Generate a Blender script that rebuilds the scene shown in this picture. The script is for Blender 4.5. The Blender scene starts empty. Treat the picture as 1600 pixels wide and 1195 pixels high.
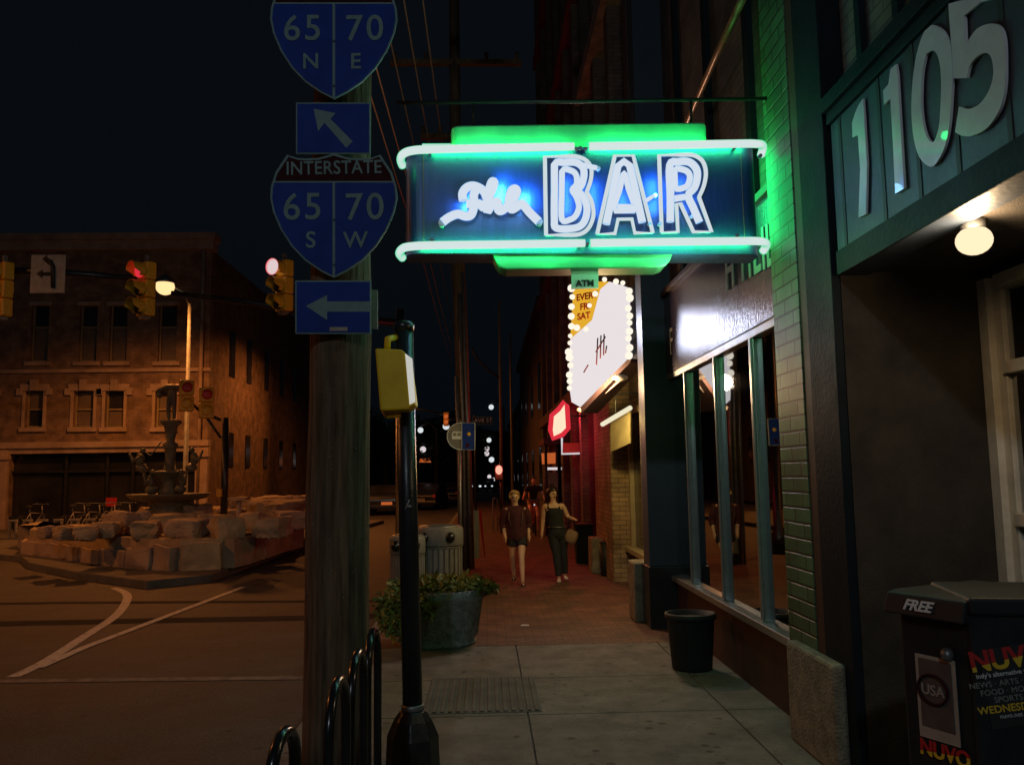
import bpy, bmesh, math, random
from mathutils import Vector, Matrix, noise
random.seed(7)
PI = math.pi
R = math.radians
S = bpy.context.scene
COL = S.collection

# ------------------------------------------------------------------ camera
FPX, PW, PH = 1311.0, 1600, 1195
CAM = Vector((0, 0, 1.75))
YAW, PITCH, ROLL = R(1.9), R(6.2), R(-0.9)
CROT = Matrix.Rotation(-YAW, 3, 'Z') @ Matrix.Rotation(PI / 2 + PITCH, 3, 'X') @ Matrix.Rotation(ROLL, 3, 'Z')
cd = bpy.data.cameras.new('camera')
cam = bpy.data.objects.new('camera', cd)
COL.objects.link(cam)
cam.matrix_world = Matrix.Translation(CAM) @ CROT.to_4x4()
cd.sensor_width = 36
cd.lens = 36 * FPX / PW
cd.clip_start, cd.clip_end = 0.05, 2000
S.camera = cam

# ------------------------------------------------------------------ night sky
W = bpy.data.worlds.new('World')
S.world = W
W.use_nodes = True
nt = W.node_tree
bg = nt.nodes['Background']
sky = nt.nodes.new('ShaderNodeTexSky')
sky.sky_type = 'NISHITA'
sky.sun_disc = False
sky.sun_elevation = R(-4)
sky.sun_rotation = R(200)
air = nt.nodes.new('ShaderNodeMix')          # faint city airglow over the dark sky
air.data_type = 'RGBA'
air.blend_type = 'ADD'
air.inputs[0].default_value = 1.0
air.inputs[7].default_value = (0.032, 0.055, 0.08, 1)
nt.links.new(sky.outputs[0], air.inputs[6])
nt.links.new(air.outputs[2], bg.inputs[0])
bg.inputs[1].default_value = 0.05

S.view_settings.view_transform = 'Standard'
S.view_settings.look = 'None'
S.view_settings.exposure = 0.0
S.view_settings.gamma = 1.0
S.cycles.use_denoising = True
S.cycles.max_bounces = 8
S.cycles.transparent_max_bounces = 12
S.cycles.sample_clamp_indirect = 3.0
S.cycles.caustics_reflective = False
S.cycles.caustics_refractive = False
S.cycles.film_exposure = 1.0


def at(px, py, X=None, Y=None, Z=None):
    """where the sight line through a photograph pixel meets the plane X=, Y= or Z=."""
    d = CROT @ Vector((px - PW / 2, -(py - PH / 2), -FPX))
    if Y is not None:
        t = (Y - CAM.y) / d.y
    elif X is not None:
        t = (X - CAM.x) / d.x
    else:
        t = (Z - CAM.z) / d.z
    return CAM + d * t


# ------------------------------------------------------------------ materials
def rgb(c):
    return (c[0], c[1], c[2], 1.0)


def mat(name, col, rough=0.7, metal=0.0, col2=None, scale=6.0, bump=0.0, bscale=40.0, emit=None, es=1.0,
        spec=0.5, coords='Object', detail=6.0, stretch=None, lo=0.35, hi=0.65, coat=0.0, spots=None):
    m = bpy.data.materials.new(name)
    m.use_nodes = True
    t = m.node_tree
    b = t.nodes['Principled BSDF']
    b.inputs['Base Color'].default_value = rgb(col)
    b.inputs['Roughness'].default_value = rough
    b.inputs['Metallic'].default_value = metal
    b.inputs['Specular IOR Level'].default_value = spec
    b.inputs['Coat Weight'].default_value = coat
    tc = t.nodes.new('ShaderNodeTexCoord')
    src = tc.outputs[coords]
    if stretch:
        mp = t.nodes.new('ShaderNodeMapping')
        mp.inputs['Scale'].default_value = stretch
        t.links.new(src, mp.inputs[0])
        src = mp.outputs[0]
    if col2 is not None:
        n = t.nodes.new('ShaderNodeTexNoise')
        n.inputs['Scale'].default_value = scale
        n.inputs['Detail'].default_value = detail
        n.inputs['Roughness'].default_value = 0.65
        t.links.new(src, n.inputs['Vector'])
        r = t.nodes.new('ShaderNodeValToRGB')
        r.color_ramp.elements[0].position = lo
        r.color_ramp.elements[1].position = hi
        r.color_ramp.elements[0].color = rgb(col)
        r.color_ramp.elements[1].color = rgb(col2)
        t.links.new(n.outputs['Fac'], r.inputs[0])
        t.links.new(r.outputs[0], b.inputs['Base Color'])
        mr = t.nodes.new('ShaderNodeMapRange')
        mr.inputs['To Min'].default_value = max(0.03, rough - 0.12)
        mr.inputs['To Max'].default_value = min(1, rough + 0.12)
        t.links.new(n.outputs['Fac'], mr.inputs[0])
        t.links.new(mr.outputs[0], b.inputs['Roughness'])
    if spots:
        for sc_, thr, mult in spots:
            vo = t.nodes.new('ShaderNodeTexVoronoi')
            vo.inputs['Scale'].default_value = sc_
            t.links.new(src, vo.inputs['Vector'])
            mr2 = t.nodes.new('ShaderNodeMapRange')
            mr2.inputs['From Min'].default_value = thr * .8
            mr2.inputs['From Max'].default_value = thr * 1.2
            mr2.inputs['To Min'].default_value = mult
            mr2.inputs['To Max'].default_value = 1.0
            t.links.new(vo.outputs['Distance'], mr2.inputs[0])
            mx2 = t.nodes.new('ShaderNodeMix')
            mx2.data_type = 'RGBA'
            mx2.blend_type = 'MULTIPLY'
            mx2.inputs[0].default_value = 1.0
            t.links.new(b.inputs['Base Color'].links[0].from_socket, mx2.inputs[6])
            t.links.new(mr2.outputs[0], mx2.inputs[7])
            t.links.new(mx2.outputs[2], b.inputs['Base Color'])
    if bump:
        n2 = t.nodes.new('ShaderNodeTexNoise')
        n2.inputs['Scale'].default_value = bscale
        n2.inputs['Detail'].default_value = 8
        t.links.new(src, n2.inputs['Vector'])
        bm_ = t.nodes.new('ShaderNodeBump')
        bm_.inputs['Strength'].default_value = bump
        bm_.inputs['Distance'].default_value = 0.02
        t.links.new(n2.outputs['Fac'], bm_.inputs['Height'])
        t.links.new(bm_.outputs[0], b.inputs['Normal'])
    if emit is not None:
        b.inputs['Emission Color'].default_value = rgb(emit)
        b.inputs['Emission Strength'].default_value = es
        b.inputs['Base Color'].default_value = (0, 0, 0, 1)
        b.inputs['Specular IOR Level'].default_value = 0.0
    return m


def brick(name, c1, c2, mortar, sx=0.2, sz=0.075, rough=0.8, flat=False, bump=0.5):
    """masonry courses; flat=True lays them on the ground."""
    m = bpy.data.materials.new(name)
    m.use_nodes = True
    t = m.node_tree
    b = t.nodes['Principled BSDF']
    g = t.nodes.new('ShaderNodeNewGeometry')
    sp = t.nodes.new('ShaderNodeSeparateXYZ')
    t.links.new(g.outputs['Position'], sp.inputs[0])
    cb = t.nodes.new('ShaderNodeCombineXYZ')
    if flat:
        t.links.new(sp.outputs[0], cb.inputs[0])
        t.links.new(sp.outputs[1], cb.inputs[1])
    else:
        ad = t.nodes.new('ShaderNodeMath')
        t.links.new(sp.outputs[0], ad.inputs[0])
        t.links.new(sp.outputs[1], ad.inputs[1])
        t.links.new(ad.outputs[0], cb.inputs[0])
        t.links.new(sp.outputs[2], cb.inputs[1])
    br = t.nodes.new('ShaderNodeTexBrick')
    br.inputs['Color1'].default_value = rgb(c1)
    br.inputs['Color2'].default_value = rgb(c2)
    br.inputs['Mortar'].default_value = rgb(mortar)
    br.inputs['Scale'].default_value = 1.0
    br.inputs['Brick Width'].default_value = sx
    br.inputs['Row Height'].default_value = sz
    br.inputs['Mortar Size'].default_value = min(sx, sz) * 0.09
    br.inputs['Mortar Smooth'].default_value = 0.3
    t.links.new(cb.outputs[0], br.inputs['Vector'])
    n = t.nodes.new('ShaderNodeTexNoise')
    n.inputs['Scale'].default_value = 2.5
    n.inputs['Detail'].default_value = 8
    t.links.new(g.outputs['Position'], n.inputs['Vector'])
    mr = t.nodes.new('ShaderNodeMapRange')
    mr.inputs['From Min'].default_value = 0.3
    mr.inputs['From Max'].default_value = 0.7
    mr.inputs['To Min'].default_value = 0.45
    mr.inputs['To Max'].default_value = 1.15
    t.links.new(n.outputs['Fac'], mr.inputs[0])
    mx = t.nodes.new('ShaderNodeMix')
    mx.data_type = 'RGBA'
    mx.blend_type = 'MULTIPLY'
    mx.inputs[0].default_value = 1.0
    t.links.new(br.outputs['Color'], mx.inputs[6])
    t.links.new(mr.outputs[0], mx.inputs[7])
    t.links.new(mx.outputs[2], b.inputs['Base Color'])
    b.inputs['Roughness'].default_value = rough
    bp = t.nodes.new('ShaderNodeBump')
    bp.inputs['Strength'].default_value = bump
    bp.inputs['Distance'].default_value = 0.01
    iv = t.nodes.new('ShaderNodeMath')
    iv.operation = 'SUBTRACT'
    t.links.new(n.outputs['Fac'], iv.inputs[0])
    t.links.new(br.outputs['Fac'], iv.inputs[1])
    t.links.new(iv.outputs[0], bp.inputs['Height'])
    t.links.new(bp.outputs[0], b.inputs['Normal'])
    return m


def glow(name, col, es=1.0):
    return mat(name, col, emit=col, es=es, rough=0.9)


def neon(name, core, rim, blend=0.35):
    """lit gas tube: pale core, saturated rim of the glass wall."""
    m = bpy.data.materials.new(name)
    m.use_nodes = True
    t = m.node_tree
    for n in list(t.nodes):
        if n.type != 'OUTPUT_MATERIAL':
            t.nodes.remove(n)
    out = [n for n in t.nodes if n.type == 'OUTPUT_MATERIAL'][0]
    lw = t.nodes.new('ShaderNodeLayerWeight')
    lw.inputs[0].default_value = blend
    rp = t.nodes.new('ShaderNodeValToRGB')
    rp.color_ramp.elements[0].position = 0.3
    rp.color_ramp.elements[1].position = 0.75
    rp.color_ramp.elements[0].color = rgb(core)
    rp.color_ramp.elements[1].color = rgb(rim)
    t.links.new(lw.outputs['Facing'], rp.inputs[0])
    e = t.nodes.new('ShaderNodeEmission')
    t.links.new(rp.outputs[0], e.inputs[0])
    t.links.new(e.outputs[0], out.inputs[0])
    return m


def glass(name, tint=(0.02, 0.025, 0.03), refl=0.32, rough=0.02):
    m = bpy.data.materials.new(name)
    m.use_nodes = True
    t = m.node_tree
    for n in list(t.nodes):
        if n.type != 'OUTPUT_MATERIAL':
            t.nodes.remove(n)
    out = [n for n in t.nodes if n.type == 'OUTPUT_MATERIAL'][0]
    tr = t.nodes.new('ShaderNodeBsdfTransparent')
    tr.inputs[0].default_value = (0.6, 0.63, 0.63, 1)
    gl = t.nodes.new('ShaderNodeBsdfGlossy')
    gl.inputs['Roughness'].default_value = rough
    gl.inputs[0].default_value = (0.9, 0.93, 0.95, 1)
    fr = t.nodes.new('ShaderNodeFresnel')
    fr.inputs[0].default_value = 1.9
    ad = t.nodes.new('ShaderNodeMath')
    ad.operation = 'ADD'
    ad.use_clamp = True
    ad.inputs[1].default_value = refl
    t.links.new(fr.outputs[0], ad.inputs[0])
    mx = t.nodes.new('ShaderNodeMixShader')
    t.links.new(ad.outputs[0], mx.inputs[0])
    t.links.new(tr.outputs[0], mx.inputs[1])
    t.links.new(gl.outputs[0], mx.inputs[2])
    t.links.new(mx.outputs[0], out.inputs[0])
    return m


M = {}
M['asphalt'] = mat('asphalt', (0.024, 0.023, 0.022), 0.66, col2=(0.085, 0.08, 0.073), scale=1.7, lo=.3, hi=.72, spots=[(45, .28, 1.9), (70, .3, .5), (3, .1, .5)], bump=0.9, bscale=90, coords='Object', detail=10)
M['tar'] = mat('tar', (0.03, 0.028, 0.026), 0.85, col2=(0.05, 0.047, 0.043), scale=3, bump=0.5, bscale=60, spec=.05)  # dark tone for the shadows painted across the road
M['paint_line'] = mat('paint_line', (0.5, 0.48, 0.44), 0.7, col2=(0.12, 0.11, 0.1), scale=14, lo=0.5, hi=0.7, bump=0.2, bscale=80)
M['paint_worn'] = mat('paint_worn', (0.2, 0.19, 0.17), 0.75, col2=(0.06, 0.055, 0.05), scale=9, lo=0.3, hi=0.7)
M['concrete'] = mat('concrete', (0.2, 0.195, 0.165), 0.8, col2=(0.075, 0.072, 0.06), scale=3.2, lo=.3, hi=.75, spots=[(4.5, .13, .45), (11, .16, .7), (60, .25, .75)], bump=0.35, bscale=70, detail=12)
M['concrete_dark'] = mat('concrete_dark', (0.13, 0.125, 0.11), 0.85, col2=(0.08, 0.075, 0.066), scale=3.0, bump=0.3, bscale=60, detail=12)
M['pavers'] = brick('pavers', (0.16, 0.075, 0.045), (0.11, 0.055, 0.035), (0.05, 0.04, 0.03), 0.2, 0.1, flat=True, rough=0.72)
M['limestone'] = mat('limestone', (0.42, 0.33, 0.25), 0.85, col2=(0.26, 0.2, 0.15), scale=1.4, bump=0.5, bscale=14, detail=10)
M['limestone_dark'] = mat('limestone_dark', (0.3, 0.26, 0.21), 0.9, col2=(0.12, 0.105, 0.09), scale=2.4, bump=0.9, bscale=9, detail=10)
M['ashlar'] = brick('ashlar', (0.27, 0.19, 0.13), (0.22, 0.155, 0.105), (0.17, 0.12, 0.085), 0.3, 0.1, rough=0.9, bump=0.5)
M['side_brick'] = brick('side_brick', (0.2, 0.13, 0.09), (0.15, 0.095, 0.065), (0.1, 0.07, 0.05), 0.24, 0.09, rough=0.9)
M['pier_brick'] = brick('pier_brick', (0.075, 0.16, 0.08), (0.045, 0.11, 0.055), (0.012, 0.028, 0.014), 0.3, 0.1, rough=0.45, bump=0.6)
M['buff_brick'] = brick('buff_brick', (0.36, 0.24, 0.12), (0.27, 0.18, 0.09), (0.12, 0.08, 0.05), 0.21, 0.075, rough=0.8)
M['dark_brick'] = brick('dark_brick', (0.17, 0.11, 0.08), (0.12, 0.08, 0.06), (0.07, 0.055, 0.045), 0.21, 0.075, rough=0.8)
M['stone_base'] = mat('stone_base', (0.26, 0.24, 0.17), 0.8, col2=(0.13, 0.12, 0.085), scale=9, bump=0.8, bscale=60)
M['rock_tan'] = mat('rock_tan', (0.46, 0.37, 0.24), 0.9, col2=(0.26, 0.2, 0.13), scale=2.2, bump=0.6, bscale=16, detail=10)
M['wood_pole'] = mat('wood_pole', (0.2, 0.135, 0.08), 0.95, col2=(0.045, 0.03, 0.018), scale=9, spec=.15, bump=0.9, bscale=14, stretch=(3, 3, 0.22), lo=0.3, hi=0.72)
M['black_metal'] = mat('black_metal', (0.012, 0.014, 0.016), 0.32, col2=(0.02, 0.022, 0.024), scale=8, bump=0.12, bscale=50)
M['black_gloss'] = mat('black_gloss', (0.008, 0.009, 0.01), 0.22, col2=(0.014, 0.015, 0.016), scale=12)
M['grey_metal'] = mat('grey_metal', (0.25, 0.26, 0.27), 0.45, metal=0.7, col2=(0.16, 0.165, 0.17), scale=10)
M['steel_frame'] = mat('steel_frame', (0.42, 0.46, 0.46), 0.33, metal=0.75, col2=(0.3, 0.33, 0.33), scale=5)
M['sign_blue'] = mat('sign_blue', (0.01, 0.042, 0.3), 0.6, col2=(0.01, 0.036, 0.22), scale=5, spec=.15)
M['sign_red'] = mat('sign_red', (0.05, 0.01, 0.014), 0.7, col2=(0.035, 0.008, 0.01), scale=9, spec=.08)
M['sign_white'] = mat('sign_white', (0.2, 0.29, 0.29), 0.6, col2=(0.16, 0.24, 0.24), scale=18, spec=.2)
M['sign_white_dim'] = mat('sign_white_dim', (0.3, 0.3, 0.28), 0.6, col2=(0.22, 0.22, 0.2), scale=8)
M['sign_black'] = mat('sign_black', (0.012, 0.012, 0.012), 0.6)
M['signal_yellow'] = mat('signal_yellow', (0.68, 0.38, 0.02), 0.45, col2=(0.55, 0.3, 0.015), scale=8)
M['ped_yellow'] = mat('ped_yellow', (0.85, 0.55, 0.0), 0.6, col2=(0.72, 0.45, 0.0), scale=7)
M['planter_stone'] = mat('planter_stone', (0.3, 0.33, 0.36), 0.85, col2=(0.13, 0.135, 0.135), scale=14, bump=0.8, bscale=50)
M['bin_grey'] = mat('bin_grey', (0.2, 0.22, 0.2), 0.6, col2=(0.13, 0.145, 0.13), scale=5, bump=0.2)
M['bin_black'] = mat('bin_black', (0.014, 0.016, 0.016), 0.55, col2=(0.022, 0.024, 0.024), scale=4, spec=.25)
M['leaf'] = mat('leaf', (0.26, 0.26, 0.05), 0.6, col2=(0.12, 0.16, 0.035), scale=9)
M['leaf2'] = mat('leaf2', (0.4, 0.28, 0.06), 0.6, col2=(0.22, 0.18, 0.04), scale=9)
M['tree_leaf'] = mat('tree_leaf', (0.05, 0.06, 0.02), 0.7, col2=(0.02, 0.03, 0.012), scale=3)
M['bark'] = mat('bark', (0.08, 0.06, 0.04), 0.9, bump=0.6, bscale=20)
M['teal_paint'] = mat('teal_paint', (0.036, 0.05, 0.075), 0.5, col2=(0.027, 0.038, 0.058), scale=3, bump=0.15, bscale=30)
M['teal_dark'] = mat('teal_dark', (0.009, 0.016, 0.022), 0.6, col2=(0.006, 0.011, 0.016), scale=3, spec=0.12, bump=0.15, bscale=30)
M['maroon_dark'] = mat('maroon_dark', (0.05, 0.02, 0.016), 0.6, col2=(0.03, 0.014, 0.012), scale=3)
M['stucco_brown'] = mat('stucco_brown', (0.055, 0.044, 0.032), 0.9, col2=(0.028, 0.023, 0.018), scale=3.5, bump=0.45, bscale=130, detail=10)
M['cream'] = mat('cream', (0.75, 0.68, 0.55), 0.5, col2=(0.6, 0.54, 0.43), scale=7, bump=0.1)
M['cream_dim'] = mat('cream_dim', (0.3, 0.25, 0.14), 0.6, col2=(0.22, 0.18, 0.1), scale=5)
M['digit_metal'] = mat('digit_metal', (0.78, 0.76, 0.78), 0.35, metal=0.0, col2=(0.66, 0.65, 0.68), scale=7, coat=0.5)
M['band'] = mat('band', (0.045, 0.035, 0.09), 0.22, col2=(0.03, 0.025, 0.07), scale=4, bump=0.2, bscale=9, stretch=(1, 6, 1), coat=0.0, spec=.5)
M['band_letter'] = mat('band_letter', (0.3, 0.3, 0.31), 0.4)
M['bar_panel'] = mat('bar_panel', (0.012, 0.05, 0.17), 0.45, col2=(0.009, 0.04, 0.13), scale=5, bump=0.12, bscale=12, stretch=(6, 1, 0.6))
M['bar_green'] = mat('bar_green', (0.1, 0.36, 0.22), 0.4, col2=(0.08, 0.3, 0.18), scale=6)
M['bar_side'] = mat('bar_side', (0.2, 0.13, 0.09), 0.6)
M['letter_white'] = mat('letter_white', (0.6, 0.72, 0.75), 0.4)
M['window_dark'] = mat('window_dark', (0.012, 0.013, 0.015), 0.12, col2=(0.03, 0.03, 0.032), scale=0.8)
M['blind'] = mat('blind', (0.16, 0.13, 0.1), 0.7, col2=(0.11, 0.09, 0.07), scale=3)
M['glass'] = glass('shop_glass')
M['interior'] = mat('interior', (0.05, 0.045, 0.045), 0.9, col2=(0.03, 0.027, 0.027), scale=2)
M['bronze'] = mat('bronze', (0.17, 0.17, 0.125), 0.55, metal=0.15, col2=(0.1, 0.11, 0.08), scale=9, bump=0.6, bscale=25)
M['paper'] = mat('paper', (0.4, 0.34, 0.27), 0.7, col2=(0.3, 0.25, 0.2), scale=6)
M['poster_grey'] = mat('poster_grey', (0.11, 0.085, 0.07), 0.6, col2=(0.07, 0.055, 0.05), scale=9)
M['red_paint'] = mat('red_paint', (0.45, 0.02, 0.02), 0.45)
M['yellow_paint'] = mat('yellow_paint', (0.7, 0.45, 0.03), 0.45)
M['white_ink'] = mat('white_ink', (0.6, 0.6, 0.58), 0.5)
M['wire'] = mat('wire', (0.6, 0.38, 0.28), 0.6)
M['wire_dark'] = mat('wire_dark', (0.25, 0.25, 0.2), 0.5)
M['pipe_copper'] = mat('pipe_copper', (0.5, 0.25, 0.13), 0.35, metal=0.4, col2=(0.3, 0.14, 0.07), scale=9)
M['skin'] = mat('skin', (0.72, 0.46, 0.32), 0.5, col2=(0.66, 0.41, 0.28), scale=9)
M['hair_blond'] = mat('hair_blond', (0.62, 0.42, 0.17), 0.5, col2=(0.42, 0.27, 0.1), scale=30, bump=0.5)
M['hair_dark'] = mat('hair_dark', (0.03, 0.013, 0.01), 0.4, bump=0.4)
M['cloth_maroon'] = mat('cloth_maroon', (0.09, 0.02, 0.03), 0.85, col2=(0.06, 0.015, 0.022), scale=20, bump=0.3)
M['cloth_black'] = mat('cloth_black', (0.014, 0.016, 0.018), 0.85, col2=(0.025, 0.027, 0.03), scale=12, bump=0.3)
M['cloth_grey'] = mat('cloth_grey', (0.2, 0.14, 0.12), 0.85)
M['cloth_navy'] = mat('cloth_navy', (0.02, 0.02, 0.028), 0.85)
M['cloth_tan'] = mat('cloth_tan', (0.25, 0.16, 0.1), 0.85)
M['shoe_white'] = mat('shoe_white', (0.75, 0.72, 0.68), 0.5)
M['eye'] = mat('eye', (0.015, 0.01, 0.01), 0.3)
M['lip'] = mat('lip', (0.35, 0.06, 0.05), 0.5)
M['car_dark'] = mat('car_dark', (0.02, 0.025, 0.03), 0.2, coat=1.0)
M['car_silver'] = mat('car_silver', (0.35, 0.36, 0.38), 0.25, metal=0.6, coat=1.0)
M['tyre'] = mat('tyre', (0.015, 0.015, 0.015), 0.9)
M['far_wall'] = mat('far_wall', (0.07, 0.045, 0.035), 0.9, col2=(0.05, 0.035, 0.03), scale=1)
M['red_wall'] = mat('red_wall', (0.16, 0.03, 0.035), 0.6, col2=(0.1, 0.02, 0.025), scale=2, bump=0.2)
# lit things
M['tube_green'] = neon('tube_green', (0.66, 0.78, 0.76), (0.02, 0.75, 0.32), 0.3)
M['tube_blue'] = neon('tube_blue', (0.66, 0.74, 0.85), (0.14, 0.5, 0.95), 0.3)
M['tube_white'] = neon('tube_white', (0.62, 0.7, 0.74), (0.2, 0.65, 0.72), 0.3)
M['marquee_lit'] = mat('marquee_lit', (0.6, 0.57, 0.6), emit=(0.82, 0.75, 0.76), es=1.0)
M['marquee_yellow'] = mat('marquee_yellow', (0.6, 0.4, 0.02), emit=(0.85, 0.45, 0.03), es=0.9)
M['bulb'] = glow('bulb', (0.9, 0.8, 0.66), 1.2)
M['lamp_sodium'] = glow('lamp_sodium', (1.0, 0.66, 0.3), 1.3)
M['lamp_warm'] = glow('lamp_warm', (0.95, 0.76, 0.48), 1.2)
M['lamp_white'] = glow('lamp_white', (0.62, 0.66, 0.68), 1.1)
M['lamp_pink'] = glow('lamp_pink', (0.66, 0.58, 0.6), 1.05)
M['red_lit'] = glow('red_lit', (0.75, 0.03, 0.05), 0.95)
M['red_hot'] = neon('red_hot', (0.75, 0.6, 0.6), (0.8, 0.03, 0.06), 0.4)
M['orange_lit'] = glow('orange_lit', (0.62, 0.13, 0.03), 0.75)
M['lens_dark'] = mat('lens_dark', (0.01, 0.012, 0.012), 0.3)
M['display_white'] = glow('display_white', (0.62, 0.62, 0.56), 0.85)
M['fluoro'] = glow('fluoro', (0.8, 0.72, 0.5), 1.1)


# ------------------------------------------------------------------ mesh helpers
class MB:
    def __init__(s):
        s.b = bmesh.new()

    def box(s, x0, x1, y0, y1, z0, z1):
        if x0 > x1: x0, x1 = x1, x0
        if y0 > y1: y0, y1 = y1, y0
        if z0 > z1: z0, z1 = z1, z0
        v = [s.b.verts.new(p) for p in ((x0, y0, z0), (x1, y0, z0), (x1, y1, z0), (x0, y1, z0), (x0, y0, z1), (x1, y0, z1), (x1, y1, z1), (x0, y1, z1))]
        for f in ((3, 2, 1, 0), (4, 5, 6, 7), (0, 1, 5, 4), (1, 2, 6, 5), (2, 3, 7, 6), (3, 0, 4, 7)):
            s.b.faces.new([v[i] for i in f])
        return s

    def obox(s, c, size, rz=0.0, rx=0.0, ry=0.0):
        m = Matrix.Translation(c) @ Matrix.Rotation(rz, 4, 'Z') @ Matrix.Rotation(rx, 4, 'X') @ Matrix.Rotation(ry, 4, 'Y')
        n0 = len(s.b.verts)
        x, y, z = size[0] / 2, size[1] / 2, size[2] / 2
        s.box(-x, x, -y, y, -z, z)
        s.b.verts.ensure_lookup_table()
        for v in s.b.verts[n0:]:
            v.co = m @ v.co
        return s

    def prism(s, pts, d):
        """closed polygon of 3D points swept by vector d."""
        d = Vector(d)
        a = [s.b.verts.new(Vector(p)) for p in pts]
        c = [s.b.verts.new(Vector(p) + d) for p in pts]
        try:
            s.b.faces.new(a[::-1])
            s.b.faces.new(c)
        except ValueError:
            pass
        n = len(a)
        for i in range(n):
            s.b.faces.new((a[i], a[(i + 1) % n], c[(i + 1) % n], c[i]))
        return s

    def quad(s, *pts):
        s.b.faces.new([s.b.verts.new(Vector(p)) for p in pts])
        return s

    def tube(s, pts, r, seg=10, closed=False, caps=True):
        pts = [Vector(p) for p in pts]
        n = len(pts)
        rr = r if isinstance(r, (list, tuple)) else [r] * n
        rings = []
        up = None
        for i, p in enumerate(pts):
            if closed:
                d = (pts[(i + 1) % n] - pts[i - 1])
            else:
                d = pts[min(i + 1, n - 1)] - pts[max(i - 1, 0)]
            if d.length < 1e-9:
                d = Vector((0, 0, 1))
            d.normalize()
            if up is None:
                up = d.orthogonal().normalized()
            else:
                up = (up - d * up.dot(d))
                if up.length < 1e-6:
                    up = d.orthogonal()
                up.normalize()
            w = d.cross(up)
            rings.append([s.b.verts.new(p + (up * math.cos(2 * PI * k / seg) + w * math.sin(2 * PI * k / seg)) * rr[i]) for k in range(seg)])
        m = n if closed else n - 1
        for i in range(m):
            a, c = rings[i], rings[(i + 1) % n]
            for k in range(seg):
                f = s.b.faces.new((a[k], a[(k + 1) % seg], c[(k + 1) % seg], c[k]))
                f.smooth = True
        if caps and not closed:
            s.b.faces.new(rings[0][::-1])
            s.b.faces.new(rings[-1])
        return s

    def lathe(s, cx, cy, prof, seg=24, sx=1.0, sy=1.0):
        rings = []
        for r, z in prof:
            rings.append([s.b.verts.new((cx + math.cos(2 * PI * k / seg) * r * sx, cy + math.sin(2 * PI * k / seg) * r * sy, z)) for k in range(seg)])
        for a, c in zip(rings, rings[1:]):
            for k in range(seg):
                f = s.b.faces.new((a[k], a[(k + 1) % seg], c[(k + 1) % seg], c[k]))
                f.smooth = True
        s.b.faces.new(rings[0][::-1])
        s.b.faces.new(rings[-1])
        return s

    def ball(s, c, r, sub=2, sc=(1, 1, 1), rough=0.0, seed=0.0):
        n0 = len(s.b.verts)
        bmesh.ops.create_icosphere(s.b, subdivisions=sub, radius=1.0)
        s.b.verts.ensure_lookup_table()
        c = Vector(c)
        for v in s.b.verts[n0:]:
            k = 1.0
            if rough:
                k += rough * noise.noise(v.co * 1.3 + Vector((seed, seed * 2.1, 0))) + rough * 0.5 * noise.noise(v.co * 3.1 + Vector((0, seed, seed)))
            v.co = c + Vector((v.co.x * sc[0], v.co.y * sc[1], v.co.z * sc[2])) * r * k
        if not rough:
            for f in s.b.faces:
                if all(v.index == -1 or True for v in f.verts) and len(f.verts) == 3:
                    f.smooth = True
        return s

    def build(s, name, m, parent=None, bevel=0.0, local=False):
        me = bpy.data.meshes.new(name)
        if parent is not None and not local:
            o0 = Vector(parent.location)
            if parent.parent is not None:
                o0 = o0 + Vector(parent.parent.location)
            for v in s.b.verts:
                v.co -= o0
        bmesh.ops.recalc_face_normals(s.b, faces=s.b.faces)
        s.b.to_mesh(me)
        s.b.free()
        me.materials.append(M[m] if isinstance(m, str) else m)
        o = bpy.data.objects.new(name, me)
        COL.objects.link(o)
        if parent is not None:
            o.parent = parent
        if bevel:
            bv = o.modifiers.new('bevel', 'BEVEL')
            bv.width = bevel
            bv.segments = 2
            bv.limit_method = 'ANGLE'
        return o


def build_each(mb, name, m, parent=None, **kw):
    """every loose piece of the mesh becomes a part of its own."""
    seen, groups = set(), []
    mb.b.verts.index_update()
    mb.b.verts.ensure_lookup_table()
    for v in mb.b.verts:
        if v.index in seen: continue
        st, grp = [v], []
        seen.add(v.index)
        while st:
            a = st.pop()
            grp.append(a.index)
            for e in a.link_edges:
                o = e.other_vert(a)
                if o.index not in seen:
                    seen.add(o.index)
                    st.append(o)
        groups.append(set(grp))
    out = []
    for grp in groups:
        n = MB()
        mp = {}
        for i in sorted(grp): mp[i] = n.b.verts.new(mb.b.verts[i].co)
        for f in mb.b.faces:
            if f.verts[0].index in grp:
                nf = n.b.faces.new([mp[v.index] for v in f.verts])
                nf.smooth = f.smooth
        out.append(n.build(name, m, parent, **kw))
    mb.b.free()
    return out


def tag(o, label=None, cat=None, group=None, kind=None):
    if label: o['label'] = label
    if cat: o['category'] = cat
    if group: o['group'] = group
    if kind: o['kind'] = kind
    return o


def thing(name, label, cat, loc=(0, 0, 0), group=None, rz=0.0):
    o = bpy.data.objects.new(name, None)
    o.empty_display_size = 0.1
    COL.objects.link(o)
    o.location = loc
    o.rotation_euler = (0, 0, rz)
    return tag(o, label, cat, group)


def dup(root, loc, rz=0.0, label=None, group=None):
    r = root.copy()
    COL.objects.link(r)
    r.location = loc
    r.rotation_euler = (0, 0, rz)
    if label: r['label'] = label
    if group: r['group'] = group
    for ch in list(root.children):
        c = ch.copy()
        COL.objects.link(c)
        c.parent = r
        for g in ch.children:
            d = g.copy()
            COL.objects.link(d)
            d.parent = c
    return r


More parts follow.
